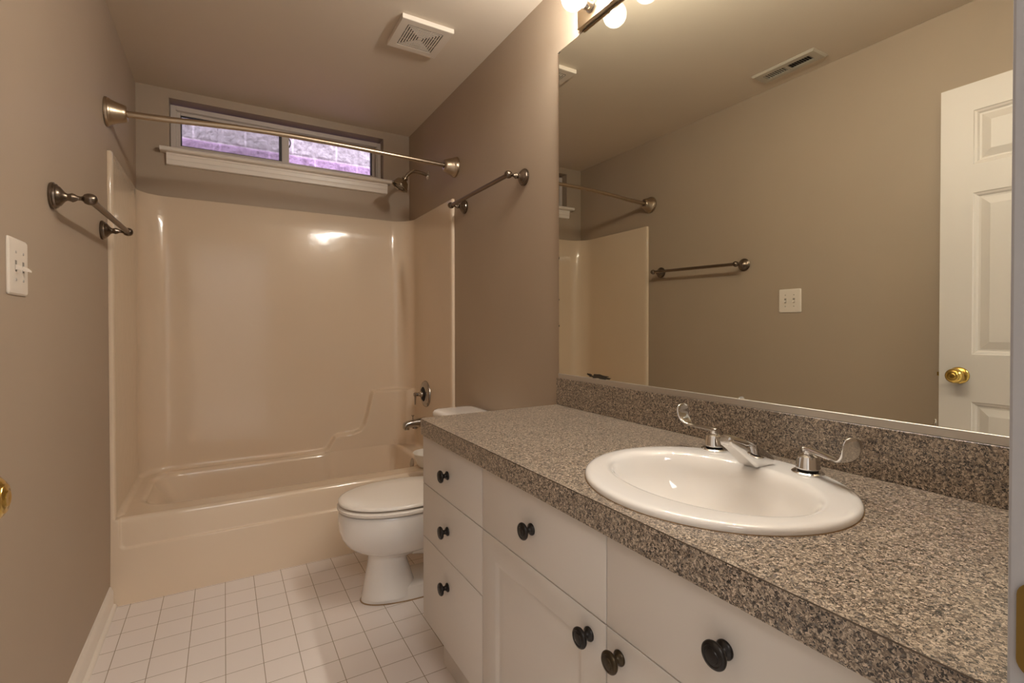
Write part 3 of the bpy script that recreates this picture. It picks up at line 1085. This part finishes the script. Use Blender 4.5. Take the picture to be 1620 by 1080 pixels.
# ------------------------------------------------------------------ ceiling air register
t = thing('air_register', 'narrow ceiling air register with two banks of slats, reflected in the mirror', 'air vent', (0.155, 1.445, RH))
gx0, gx1, gy0, gy1 = 0.094, 0.217, 1.2856, 1.6054
zr = RH - 0.010
ox0, ox1 = gx0 + 0.036, gx1 - 0.036
oy0, oy1 = gy0 + 0.042, gy1 - 0.042
bm = new()
loft(bm, [sq(gx0, gx1, gy0, gy1, RH - 0.0006), sq(gx0, gx1, gy0, gy1, RH - 0.003), sq(gx0 + 0.008, gx1 - 0.008, gy0 + 0.008, gy1 - 0.008, zr), sq(ox0, ox1, oy0, oy1, zr), sq(ox0, ox1, oy0, oy1, zr + 0.006)], True, True, False)
box(bm, ox0, ox1, 1.438, 1.452, zr, zr + 0.005)
obj('frame', bm, MAT['register'], t, angle=15)
bm = new(); box(bm, ox0, ox1, oy0, oy1, zr + 0.0062, zr + 0.0085); obj('duct_opening', bm, MAT['black'], t)
for bank, (b0, b1, tilt) in enumerate(((oy0, 1.438, 0.8), (1.452, oy1, -0.12))):
    nS = 9
    for k in range(nS):
        yc = b0 + (b1 - b0) * (k + 0.5) / nS
        bm = new()
        d_ = 0.0040
        loft(bm, [[(x, yc - tilt * d_ - 0.0005, zr + 0.0002), (x, yc - tilt * d_ + 0.0005, zr + 0.0002), (x, yc + tilt * d_ + 0.0005, zr + 0.0058), (x, yc + tilt * d_ - 0.0005, zr + 0.0058)] for x in (ox0 + 0.0002, ox1 - 0.0002)])
        obj('slat', bm, MAT['register'], t)

# ------------------------------------------------------------------ mirror
t = thing('wall_mirror', 'large frameless wall mirror above the vanity backsplash', 'mirror', (MX, 0.83, 0.94))
MY0, MY1, MZ0, MZ1 = YN + 0.004, 1.5352, 0.9517, 2.1819
bm = new(); box(bm, MX, RW - 0.0006, MY0, MY1, MZ0, MZ1, 0.0)
bm.faces.ensure_lookup_table()
for f in bm.faces:
    f.material_index = 0 if f.calc_center_median().x < MX + 1e-5 else 1
obj('mirror_glass', bm, [MAT['mirror'], MAT['glass_edge']], t, flat=True)
bm = new(); box(bm, MX - 0.0035, RW - 0.0006, MY0, MY1 + 0.001, BT + 0.0005, MZ0 + 0.0005, 0.0008, 1)
tag(obj('channel', bm, MAT['channel'], t), 'slim metal channel along the bottom edge')
random.seed(5)
def blotch(y, z, ry, rz, seed):
    bm = new()
    pts = []
    for k in range(40):
        a = 2 * PI * k / 40
        q = 0.62 + 0.5 * noise.noise(Vector((math.cos(a) * 2.2 + seed, math.sin(a) * 2.2, seed * 1.7)))
        pts.append((y + ry * q * math.cos(a), z + rz * q * math.sin(a)))
    loft(bm, [[(MX + 0.0001, *p) for p in pts], [(MX - 0.0003, *p) for p in pts]])
    return obj('tarnish_spot', bm, MAT['tarnish'], t)
blotch(1.300, 0.9595, 0.075, 0.011, 1.3)
blotch(1.352, 0.963, 0.022, 0.006, 4.1)
blotch(1.5335, 1.395, 0.003, 0.007, 2.2)
blotch(1.5335, 1.235, 0.002, 0.004, 7.2)
blotch(1.5335, 1.135, 0.003, 0.005, 9.2)
blotch(1.5335, 2.178, 0.012, 0.005, 5.2)

# ------------------------------------------------------------------ vanity light
NB, SPC = 8, 0.1535
LY1 = 1.402
LY0 = LY1 - NB * SPC
LZ = 2.237
t = thing('vanity_light', 'bronze bar light with round glowing globe bulbs above the mirror', 'wall light', (RW, (LY0 + LY1) / 2, LZ))
bm = new(); box(bm, 1.4985, RW - 0.0006, LY0, LY1, 2.190, 2.292, 0.002, 2)
box(bm, 1.4965, 1.4990, LY0 + 0.0, LY1 - 0.0, 2.190, 2.1955, 0.0008, 1)
obj('base_plate', bm, MAT['fixture'], t)
bm = new(); lathe(bm, [(0.0245, 0), (0.0245, 0.003), (0.0205, 0.004), (0.0205, 0.030), (0.0195, 0.0315), (0.017, 0.0315), (0.017, 0.022)], (1.4985, 0, 0), (-1, 0, 0), 28, True, False)
sock_me = bm
first = None
for k in range(NB):
    y = LY1 - SPC * (k + 0.5)
    bm = new(); lathe(bm, [(0.0245, 0), (0.0245, 0.003), (0.0205, 0.004), (0.0205, 0.030), (0.0195, 0.0315), (0.017, 0.0315), (0.017, 0.022)], (1.4985, y, LZ), (-1, 0, 0), 28, True, False)
    so = obj('socket', bm, MAT['chrome'], t)
    bx0, R_ = 1.4225, 0.0415
    prof = [(0.0145, 1.470 - 1.478)]
    bm = new()
    pr = [(0.0145, -0.054), (0.0150, -0.046), (0.0175, -0.0405)]
    for q in range(1, 17):
        a = math.radians(155 - 155 * q / 16)
        pr.append((R_ * math.sin(a), -R_ * math.cos(a) * -1 if False else R_ * -math.cos(a) * -1 * -1))
    pr2 = [(0.0145, -0.054), (0.0150, -0.046), (0.0168, -0.0395)]
    for q in range(1, 17):
        a = math.radians(25 + 155 * q / 16)     # angle from the socket side
        pr2.append((R_ * math.sin(a), -R_ * math.cos(a)))
    lathe(bm, pr2, (bx0, y, LZ), (-1, 0, 0), 28, True, True)
    bu = obj('bulb', bm, MAT['globe'], so, angle=42)
    bm = new()
    bmesh.ops.create_uvsphere(bm, u_segments=20, v_segments=12, radius=0.019, matrix=Matrix.Translation((bx0 - 0.002, y, LZ)))
    obj_f = obj('filament_glow', bm, MAT['filament'], so)
    obj_f['label'] = 'bright glowing bulb core'
sock_me.free()

# ------------------------------------------------------------------ countertop with backsplash
t = thing('countertop', 'brown speckled laminate vanity countertop with backsplash', 'countertop', (1.24, 0.83, CT - 0.05))
SKX, SKY = 1.208, 0.621
CB = 0.7815
HX, HY = 0.200, 0.225      # sink cut-out
CY0 = YN + 0.0006
def counter_outline(tt):
    c, s = math.cos(tt), math.sin(tt)
    x0, x1, y0, y1 = CF, RW - 0.0006, CY0, CE
    k = min([(x1 - SKX) / c if c > 1e-9 else 9, (x0 - SKX) / c if c < -1e-9 else 9, (y1 - SKY) / s if s > 1e-9 else 9, (y0 - SKY) / s if s < -1e-9 else 9])
    x, y = SKX + c * k, SKY + s * k
    # clipped and rounded far front corner
    r = 0.022
    qx, qy = x0 + r, y1 - r
    if x < qx and y > qy:
        v = Vector((x - qx, y - qy))
        v = v.normalized() * r
        x, y = qx + v.x, qy + v.y
    return x, y
A = set(2 * PI * k / 120 for k in range(120))
for (x, y) in ((RW - 0.0006, CY0), (RW - 0.0006, CE), (CF, CY0)):
    A.add(math.atan2(y - SKY, x - SKX) % (2 * PI))
a0 = math.atan2(CE - SKY, CF - SKX)
for k in range(-7, 8):
    A.add((a0 + k * 0.0035) % (2 * PI))
A = sorted(A)
out_ = [counter_outline(a) for a in A]
hole = [(SKX + HX * math.cos(a), SKY + HY * math.sin(a)) for a in A]
def inset(p, d):
    return (p[0] + (d if p[0] < 1.3 else 0), p[1] - (d if p[1] > 1.3 and p[0] < 1.515 else 0))
bm = new()
r0 = [bm.verts.new((*p, CT)) for p in hole]
r1 = [bm.verts.new((x + (0.0012 if x < CF + 0.05 else 0), y - (0.0012 if y > CE - 0.05 else 0), CT)) for x, y in out_]
r2 = [bm.verts.new((*p, CT - 0.0014)) for p in out_]
r3 = [bm.verts.new((*p, CB)) for p in out_]
r4 = [bm.verts.new((*p, CB)) for p in hole]
n = len(A)
for i in range(n):
    j = (i + 1) % n
    for a, b, mi in ((r0, r1, 0), (r1, r2, 1), (r2, r3, 0), (r3, r4, 2), (r4, r0, 2)):
        f = quad(bm, [a[i], a[j], b[j], b[i]])
        if f:
            f.material_index = mi
obj('top', bm, [MAT['laminate'], MAT['dark_seam'], MAT['particle']], t, angle=30)
bm = new(); box(bm, BX, RW - 0.0006, CY0, CE - 0.001, CT + 0.0004, BT, 0.0008, 1)
obj('backsplash', bm, MAT['laminate'], t)

# ------------------------------------------------------------------ sink
N = 112
ROX, ROY = 0.231, 0.246
t = thing('sink', 'white oval drop-in porcelain sink set in the speckled countertop', 'sink', (SKX, SKY, CT))
bm = new()
rings = []
def ell(cx_, cy_, rx, ry, z):
    out = []
    for k in range(N):
        a = 2 * PI * k / N
        c, s = math.cos(a), math.sin(a)
        e = 1.0
        out.append((cx_ + rx * math.copysign(abs(c) ** e, c), cy_ + ry * math.copysign(abs(s) ** e, s), z))
    return out
for (d, z) in ((0.006, 0.0004), (0.0008, 0.0010), (0.0, 0.0032), (0.0004, 0.0068), (0.0018, 0.0098), (0.0045, 0.0120), (0.009, 0.0134), (0.014, 0.0141)):
    rings.append(ell(SKX, SKY, ROX - d, ROY - d, CT + z))
bcx, bcy, brx, bry = 1.193, SKY, 0.147, 0.200
rings.append(ell((SKX + bcx) / 2, SKY, (ROX - 0.014 + brx + 0.0145) / 2, (ROY - 0.014 + bry + 0.0145) / 2, CT + 0.0146))
for (d, z) in ((-0.0145, 0.0146), (-0.010, 0.0142), (-0.0055, 0.0128), (-0.001, 0.0095), (0.003, 0.004), (0.007, -0.004)):
    rings.append(ell(bcx, bcy, brx - d, bry - d, CT + z))
for k in range(1, 15):
    u = k / 14
    a = u * PI / 2
    rr_ = 0.010 + (1 - math.cos(a)) ** 0.9 * 0.86 * 0.135
    z = -0.004 - 0.126 * math.sin(a) ** 1.15
    fx_ = max(0.02, brx - rr_)
    fy_ = max(0.028, (bry - 0.010) * (1 - (1 - math.cos(a)) ** 0.9 * 0.86) )
    rings.append(ell(bcx + 0.015 * u, bcy, fx_, fy_, CT + z))
loft(bm, rings, True, False, True)
obj('basin', bm, MAT['porcelain'], t, angle=60)
bm = new(); lathe(bm, [(0.024, 0), (0.023, 0.002), (0.017, 0.0025), (0.014, 0.0), (0.0, -0.002)], (bcx + 0.015, bcy, CT - 0.1300), (0, 0, 1), 28)
obj('drain', bm, MAT['chrome'], t)
bm = new()
pts = ell(SKX, SKY, ROX + 0.0006, ROY + 0.0006, CT + 0.0002)
loft(bm, [pts, ell(SKX, SKY, ROX - 0.004, ROY - 0.004, CT + 0.0022)], True, False, False)
tag(obj('caulk_line', bm, MAT['particle'], t), 'thin yellowed caulk line around the rim')

# ------------------------------------------------------------------ faucet
FZ = CT + 0.0149
FXc = 1.388
HL, HR = 0.746, 0.533
t = thing('faucet', 'chrome widespread faucet with two wrist blade handles behind the basin', 'faucet', (FXc, 0.636, FZ))
fy = 0.624
# spout: square block rising steeply into a tapering arm that reaches over the basin
bm = new()
secs = [  # x, z bottom, z top, half width
    (1.388, 0.0002, 0.013, 0.0165), (1.385, 0.0002, 0.0175, 0.0192), (1.358, 0.0002, 0.0355, 0.0196), (1.333, 0.0002, 0.0475, 0.0192), (1.329, 0.003, 0.0495, 0.019), (1.307, 0.0215, 0.0590, 0.0170),
    (1.291, 0.0345, 0.0650, 0.0152), (1.280, 0.042, 0.0680, 0.0138), (1.274, 0.0455, 0.0690, 0.0128), (1.269, 0.048, 0.0685, 0.0118), (1.266, 0.051, 0.065, 0.010)]
rings = []
for x, zb, zt, w in secs:
    b = 0.0050
    yc = fy - 0.005 + (1.388 - x) * 0.09
    zm = (zb + zt) / 2
    rings.append([(x, yc - w + 0.001, FZ + zb), (x, yc + w - 0.001, FZ + zb), (x, yc + w + 0.0012, FZ + zm), (x, yc + w, FZ + zt - b), (x, yc + w - b * 0.35, FZ + zt - b * 0.35), (x, yc + w - b * 1.3, FZ + zt), (x, yc, FZ + zt + 0.0012),
                  (x, yc - w + b * 1.3, FZ + zt), (x, yc - w + b * 0.35, FZ + zt - b * 0.35), (x, yc - w, FZ + zt - b), (x, yc - w - 0.0012, FZ + zm)])
loft(bm, rings)
sp_ = obj('spout', bm, MAT['chrome'], t, angle=25)
bm = new(); lathe(bm, [(0.0025, 0.0), (0.0025, 0.014), (0.0068, 0.0155), (0.0072, 0.020), (0.005, 0.0215), (0.0, 0.022)], (1.398, fy + 0.003, FZ + 0.0003), (0, 0, 1), 16); obj('pop_up_knob', bm, MAT['chrome'], t)


def handle(hy, sgn, tilt):
    bm = new()
    lathe(bm, [(0.0285, 0.0), (0.0288, 0.002), (0.026, 0.0042), (0.0205, 0.0048), (0.0195, 0.005)], (FXc, hy, FZ), (0, 0, 1), 36)
    hp = obj('handle', bm, MAT['chrome'], t)
    bm = new(); lathe(bm, [(0.0185, 0.0045), (0.0185, 0.0085)], (FXc, hy, FZ), (0, 0, 1), 30); obj('gap_ring', bm, MAT['black'], hp)
    bm = new()
    lathe(bm, [(0.0200, 0.0080), (0.0214, 0.0092), (0.0214, 0.0125), (0.0210, 0.0135), (0.0198, 0.029), (0.0182, 0.0335), (0.012, 0.0365), (0.0085, 0.0375), (0.0085, 0.044), (0.0, 0.044)], (FXc, hy, FZ), (0, 0, 1), 36)
    obj('hub', bm, MAT['chrome'], hp, angle=42)
    bm = new()
    P0 = Vector((FXc, hy - sgn * 0.008, FZ + 0.0445))
    dx = tilt
    pts = [P0, P0 + Vector((0, sgn * 0.010, 0.001)), P0 + Vector((dx * 0.3, sgn * 0.035, 0.001)), P0 + Vector((dx * 0.7, sgn * 0.070, 0.0005)), P0 + Vector((dx * 0.9, sgn * 0.088, 0.003)),
           P0 + Vector((dx, sgn * 0.099, 0.012)), P0 + Vector((dx * 1.02, sgn * 0.104, 0.024)), P0 + Vector((dx * 1.03, sgn * 0.106, 0.036)), P0 + Vector((dx * 1.04, sgn * 0.107, 0.044)), P0 + Vector((dx * 1.04, sgn * 0.1073, 0.0485))]
    fl_ = [(0.0075, 0.0055), (0.0075, 0.0058), (0.0070, 0.0050), (0.0095, 0.0040), (0.0140, 0.0034), (0.0180, 0.0030), (0.0195, 0.0027), (0.0192, 0.0025), (0.0160, 0.0022), (0.0060, 0.0018)]
    sp1 = smooth_path(pts, 4)
    ff = []
    for i in range(len(pts) - 1):
        for q in range(4):
            u = q / 4
            ff.append((fl_[i][0] * (1 - u) + fl_[i + 1][0] * u, fl_[i][1] * (1 - u) + fl_[i + 1][1] * u))
    ff.append(fl_[-1])
    tube(bm, sp1, None, 16, True, ff, Vector((0.1, -sgn * tilt, 0)).normalized(), power=0.72)
    obj('blade', bm, MAT['chrome'], hp, angle=45)


handle(HL, 1, 0.008)
handle(HR, -1, -0.040)


# ------------------------------------------------------------------ vanity cabinets
FXF = 0.963           # face of doors and drawers
TH = 0.018
CABE = 1.532
S1, S2, S3 = 1.105, 0.637, 0.165
ZB, ZT = 0.179, 0.779
D1, D2 = 0.623, 0.450
G = 0.0011


def knob(parent, y, z, mat=None, label=None):
    bm = new()
    lathe(bm, [(0.0125, 0), (0.0128, 0.002), (0.0112, 0.0045), (0.0075, 0.0065), (0.0060, 0.0105), (0.0070, 0.0150), (0.0125, 0.0178), (0.0170, 0.0192), (0.0182, 0.0215), (0.0180, 0.0240), (0.0163, 0.0262),
               (0.0133, 0.0268), (0.0126, 0.0260), (0.0096, 0.0266), (0.0088, 0.0278), (0.0068, 0.0282), (0.0, 0.0286)], (FXF, y, z), (-1, 0, 0), 32)
    k = obj('knob', bm, mat or MAT['bronze'], parent, angle=42)
    if label:
        k['label'] = label
    return k


def front_panel(bm, y0, y1, z0, z1, panel=None):
    y0, y1, z0, z1 = y0 + G, y1 - G, z0 + G, z1 - G
    e = 0.0016
    def rg(x, d, dz=None):
        dz = d if dz is None else dz
        return [(x, y0 + d, z0 + dz), (x, y1 - d, z0 + dz), (x, y1 - d, z1 - dz), (x, y0 + d, z1 - dz)]
    rings = [rg(FXF + TH, 0), rg(FXF + e, 0), rg(FXF + e * 0.3, e * 0.3), rg(FXF, e)]
    if panel:
        st, rl = panel
        for dd, xx in ((0.0, 0.0), (0.003, 0.0010), (0.009, 0.0050), (0.013, 0.0062), (0.018, 0.0058), (0.034, 0.0020), (0.042, 0.0014)):
            rings.append(rg(FXF + xx, st + dd, rl + dd))
    loft(bm, rings, True, True, True)


t1 = thing('drawer_cabinet', 'white three-drawer vanity cabinet nearest the toilet', 'cabinet', (1.24, (CABE + S1) / 2, 0))
bm = new()
box(bm, FXF + TH + 0.005, RW - 0.001, S1 + 0.0005, CABE, ZB, CB - 0.0005)
bd = obj('body', bm, MAT['cabinet'], t1)
bm = new(); box(bm, 1.034, RW - 0.001, S1 + 0.0005, CABE - 0.002, 0.0, ZB - 0.0003)
obj('toe_kick', bm, MAT['cabinet'], t1)
for (z0, z1, kz_) in ((D1, ZT, 0.698), (D2, D1, 0.5345), (ZB, D2, 0.370)):
    bm = new(); front_panel(bm, S1, CABE, z0, z1)
    d = obj('drawer', bm, MAT['cabinet'], t1, angle=30)
    knob(d, 1.327, kz_)

t2 = thing('sink_cabinet', 'white two-door vanity cabinet under the sink', 'cabinet', (1.24, (S1 + S3) / 2, 0))
bm = new()
x0 = FXF + TH + 0.005
box(bm, x0, RW - 0.001, S3 + 0.0005, S3 + 0.016, ZB, CB - 0.0005)
box(bm, x0, RW - 0.001, S1 - 0.0155, S1 - 0.0005, ZB, CB - 0.0005)
box(bm, x0, RW - 0.001, S3 + 0.016, S1 - 0.0155, ZB, ZB + 0.016)
box(bm, x0, x0 + 0.018, S3 + 0.016, S1 - 0.0155, D1 - 0.02, CB - 0.0005)
box(bm, x0, x0 + 0.018, S2 - 0.02, S2 + 0.02, ZB + 0.016, D1 - 0.02)
obj('body', bm, MAT['cabinet'], t2)
bm = new(); box(bm, 1.034, RW - 0.001, S3 + 0.0005, S1 - 0.0005, 0.0, ZB - 0.0003)
obj('toe_kick', bm, MAT['cabinet'], t2)
for (y0, y1, ky_, kz_) in ((S2, S1, 0.8730, 0.7035), (S3, S2, 0.4069, 0.7130)):
    bm = new(); front_panel(bm, y0, y1, D1, ZT)
    d = obj('drawer_front', bm, MAT['cabinet'], t2, angle=30)
    knob(d, ky_, kz_)
bm = new(); front_panel(bm, S2, S1, ZB, D1, (0.066, 0.054))
d = obj('cabinet_door', bm, MAT['cabinet'], t2, angle=30)
knob(d, 0.6820, 0.584)
bm = new(); front_panel(bm, S3, S2, ZB, D1, (0.066, 0.054))
d = obj('cabinet_door', bm, MAT['cabinet'], t2, angle=30)
knob(d, 0.6040, 0.5865, MAT['bronze_worn'], 'knob with worn gold-brown rings')
bm = new(); box(bm, FXF + 0.002, RW - 0.001, YN + 0.001, S3 - 0.0005, 0.0, CB - 0.0005)
obj('filler_strip', bm, MAT['cabinet'], t2)

# ------------------------------------------------------------------ toilet
TC = 2.05
t = thing('toilet', 'white porcelain toilet with closed lid between vanity and tub', 'toilet', (1.15, TC, 0))
NE = 64
def egg(xf, xb, w, z, p=0.95, yc=TC, pinch=0.0):
    """egg outline: pointed-round front at xf, blunter back at xb."""
    xm = xf + (xb - xf) * 0.52
    out = []
    for k in range(NE):
        a = 2 * PI * k / NE
        c, s = math.cos(a), math.sin(a)
        if c < 0:
            x = xm + (xm - xf) * c
            y = w * math.copysign(abs(s) ** 0.92, s)
        else:
            x = xm + (xb - xm) * math.copysign(abs(c) ** 0.8, c)
            y = w * math.copysign(abs(s) ** 0.8, s)
        out.append((x, yc + y, z))
    return out
bm = new()
# bowl
rings = [egg(0.93, 1.10, 0.076, 0.180), egg(0.912, 1.15, 0.090, 0.197), egg(0.885, 1.22, 0.114, 0.208), egg(0.852, 1.28, 0.139, 0.224), egg(0.825, 1.30, 0.157, 0.248), egg(0.807, 1.31, 0.170, 0.280), egg(0.799, 1.31, 0.177, 0.31),
         egg(0.797, 1.31, 0.180, 0.345), egg(0.798, 1.31, 0.181, 0.372), egg(0.802, 1.31, 0.179, 0.383), egg(0.812, 1.305, 0.170, 0.388)]
loft(bm, rings)
obj('bowl', bm, MAT['porcelain'], t, angle=60)
bm = new()
rings = [egg(0.884, 1.36, 0.099, 0.0), egg(0.884, 1.36, 0.099, 0.006), egg(0.888, 1.35, 0.096, 0.022), egg(0.896, 1.34, 0.090, 0.052), egg(0.92, 1.32, 0.075, 0.060)]
loft(bm, rings)
rings = [egg(0.888, 1.115, 0.096, 0.02), egg(0.896, 1.10, 0.091, 0.06), egg(0.906, 1.085, 0.084, 0.11), egg(0.914, 1.070, 0.078, 0.155), egg(0.914, 1.07, 0.078, 0.185), egg(0.905, 1.09, 0.088, 0.212)]
loft(bm, rings)
# trapway bulge behind the pedestal
tube(bm, smooth_path([(1.10, TC, 0.235), (1.18, TC, 0.215), (1.235, TC, 0.17), (1.25, TC, 0.11), (1.265, TC, 0.03)], 5), [0.082] * 12 + [0.066] * 9, 20)
box(bm, 1.24, 1.36, TC - 0.085, TC + 0.085, 0.0, 0.375, 0.02, 3)
obj('pedestal', bm, MAT['porcelain'], t, angle=50)
bm = new()
def egg_off(xf, xb, w, z):
    return egg(xf, xb, w, z)
# seat ring
rings = [egg(0.796, 1.285, 0.186, 0.390), egg(0.793, 1.286, 0.188, 0.394), egg(0.793, 1.286, 0.188, 0.4025), egg(0.798, 1.285, 0.184, 0.4065), egg(0.845, 1.24, 0.135, 0.4065), egg(0.85, 1.235, 0.13, 0.390)]
loft(bm, rings, True, False, False)
obj('seat', bm, MAT['seat'], t, angle=45)
bm = new()
rings = [egg(0.802, 1.285, 0.181, 0.4145), egg(0.797, 1.286, 0.186, 0.4165), egg(0.797, 1.286, 0.186, 0.422), egg(0.800, 1.285, 0.183, 0.4265), egg(0.810, 1.28, 0.174, 0.429), egg(0.90, 1.21, 0.10, 0.4305), egg(0.98, 1.14, 0.04, 0.431)]
loft(bm, rings)
obj('lid', bm, MAT['seat'], t, angle=45)
for s in (-1, 1):
    bm = new(); box(bm, 0.845, 0.865, TC + s * 0.065 - 0.01, TC + s * 0.065 + 0.01, 0.406, 0.415, 0.001, 1)
    obj('bumper', bm, MAT['seat'], t)
    bm = new(); lathe(bm, [(0.012, -0.02), (0.013, 0.0), (0.012, 0.02)], (1.282, TC + s * 0.075, 0.410), (0, 1, 0), 14)
    obj('hinge', bm, MAT['seat'], t)
def rrz(x0, x1, y0, y1, r, z, n=7):
    out = []
    for (cx2, cy2, a0) in ((x1 - r, y1 - r, 0), (x0 + r, y1 - r, 90), (x0 + r, y0 + r, 180), (x1 - r, y0 + r, 270)):
        for k in range(n):
            a = math.radians(a0 + 90 * k / (n - 1))
            out.append((cx2 + r * math.cos(a), cy2 + r * math.sin(a), z))
    return out
bm = new()
loft(bm, [rrz(1.325, 1.490, TC - 0.215, TC + 0.215, 0.03, 0.376), rrz(1.315, 1.495, TC - 0.222, TC + 0.222, 0.03, 0.40), rrz(1.303, 1.500, TC - 0.236, TC + 0.236, 0.03, 0.690)])
obj('tank', bm, MAT['porcelain'], t, angle=50)
bm = new()
loft(bm, [rrz(1.290, 1.506, TC - 0.246, TC + 0.246, 0.035, 0.6905), rrz(1.284, 1.510, TC - 0.252, TC + 0.252, 0.04, 0.697), rrz(1.284, 1.510, TC - 0.252, TC + 0.252, 0.04, 0.712), rrz(1.290, 1.507, TC - 0.246, TC + 0.246, 0.04, 0.722), rrz(1.303, 1.497, TC - 0.232, TC + 0.232, 0.04, 0.7275), rrz(1.33, 1.47, TC - 0.20, TC + 0.20, 0.04, 0.729)])
obj('tank_lid', bm, MAT['porcelain'], t, angle=50)
bm = new()
pts = [p for p in egg(0.880, 1.365, 0.103, 0.0003)]
loft(bm, [pts, egg(0.885, 1.36, 0.098, 0.005)], True, False, False)
tag(obj('caulk_line', bm, MAT['particle'], t), 'thin yellowed caulk line around the foot')

# ------------------------------------------------------------------ white bowl on the tub rim
t = thing('white_bowl', 'small white bowl standing on the tub rim behind the toilet', 'bowl', (1.393, 2.612, TZ))
bm = new()
lathe(bm, [(0.0, 0.0008), (0.046, 0.0008), (0.054, 0.004), (0.062, 0.014), (0.073, 0.040), (0.081, 0.066), (0.087, 0.078), (0.0895, 0.080), (0.0885, 0.082), (0.084, 0.080), (0.078, 0.066), (0.070, 0.040), (0.058, 0.012), (0.045, 0.005), (0.0, 0.005)],
      (1.393, 2.612, TZ), (0, 0, 1), 48, False, False)
obj('bowl_shell', bm, MAT['bowl'], t, angle=42)
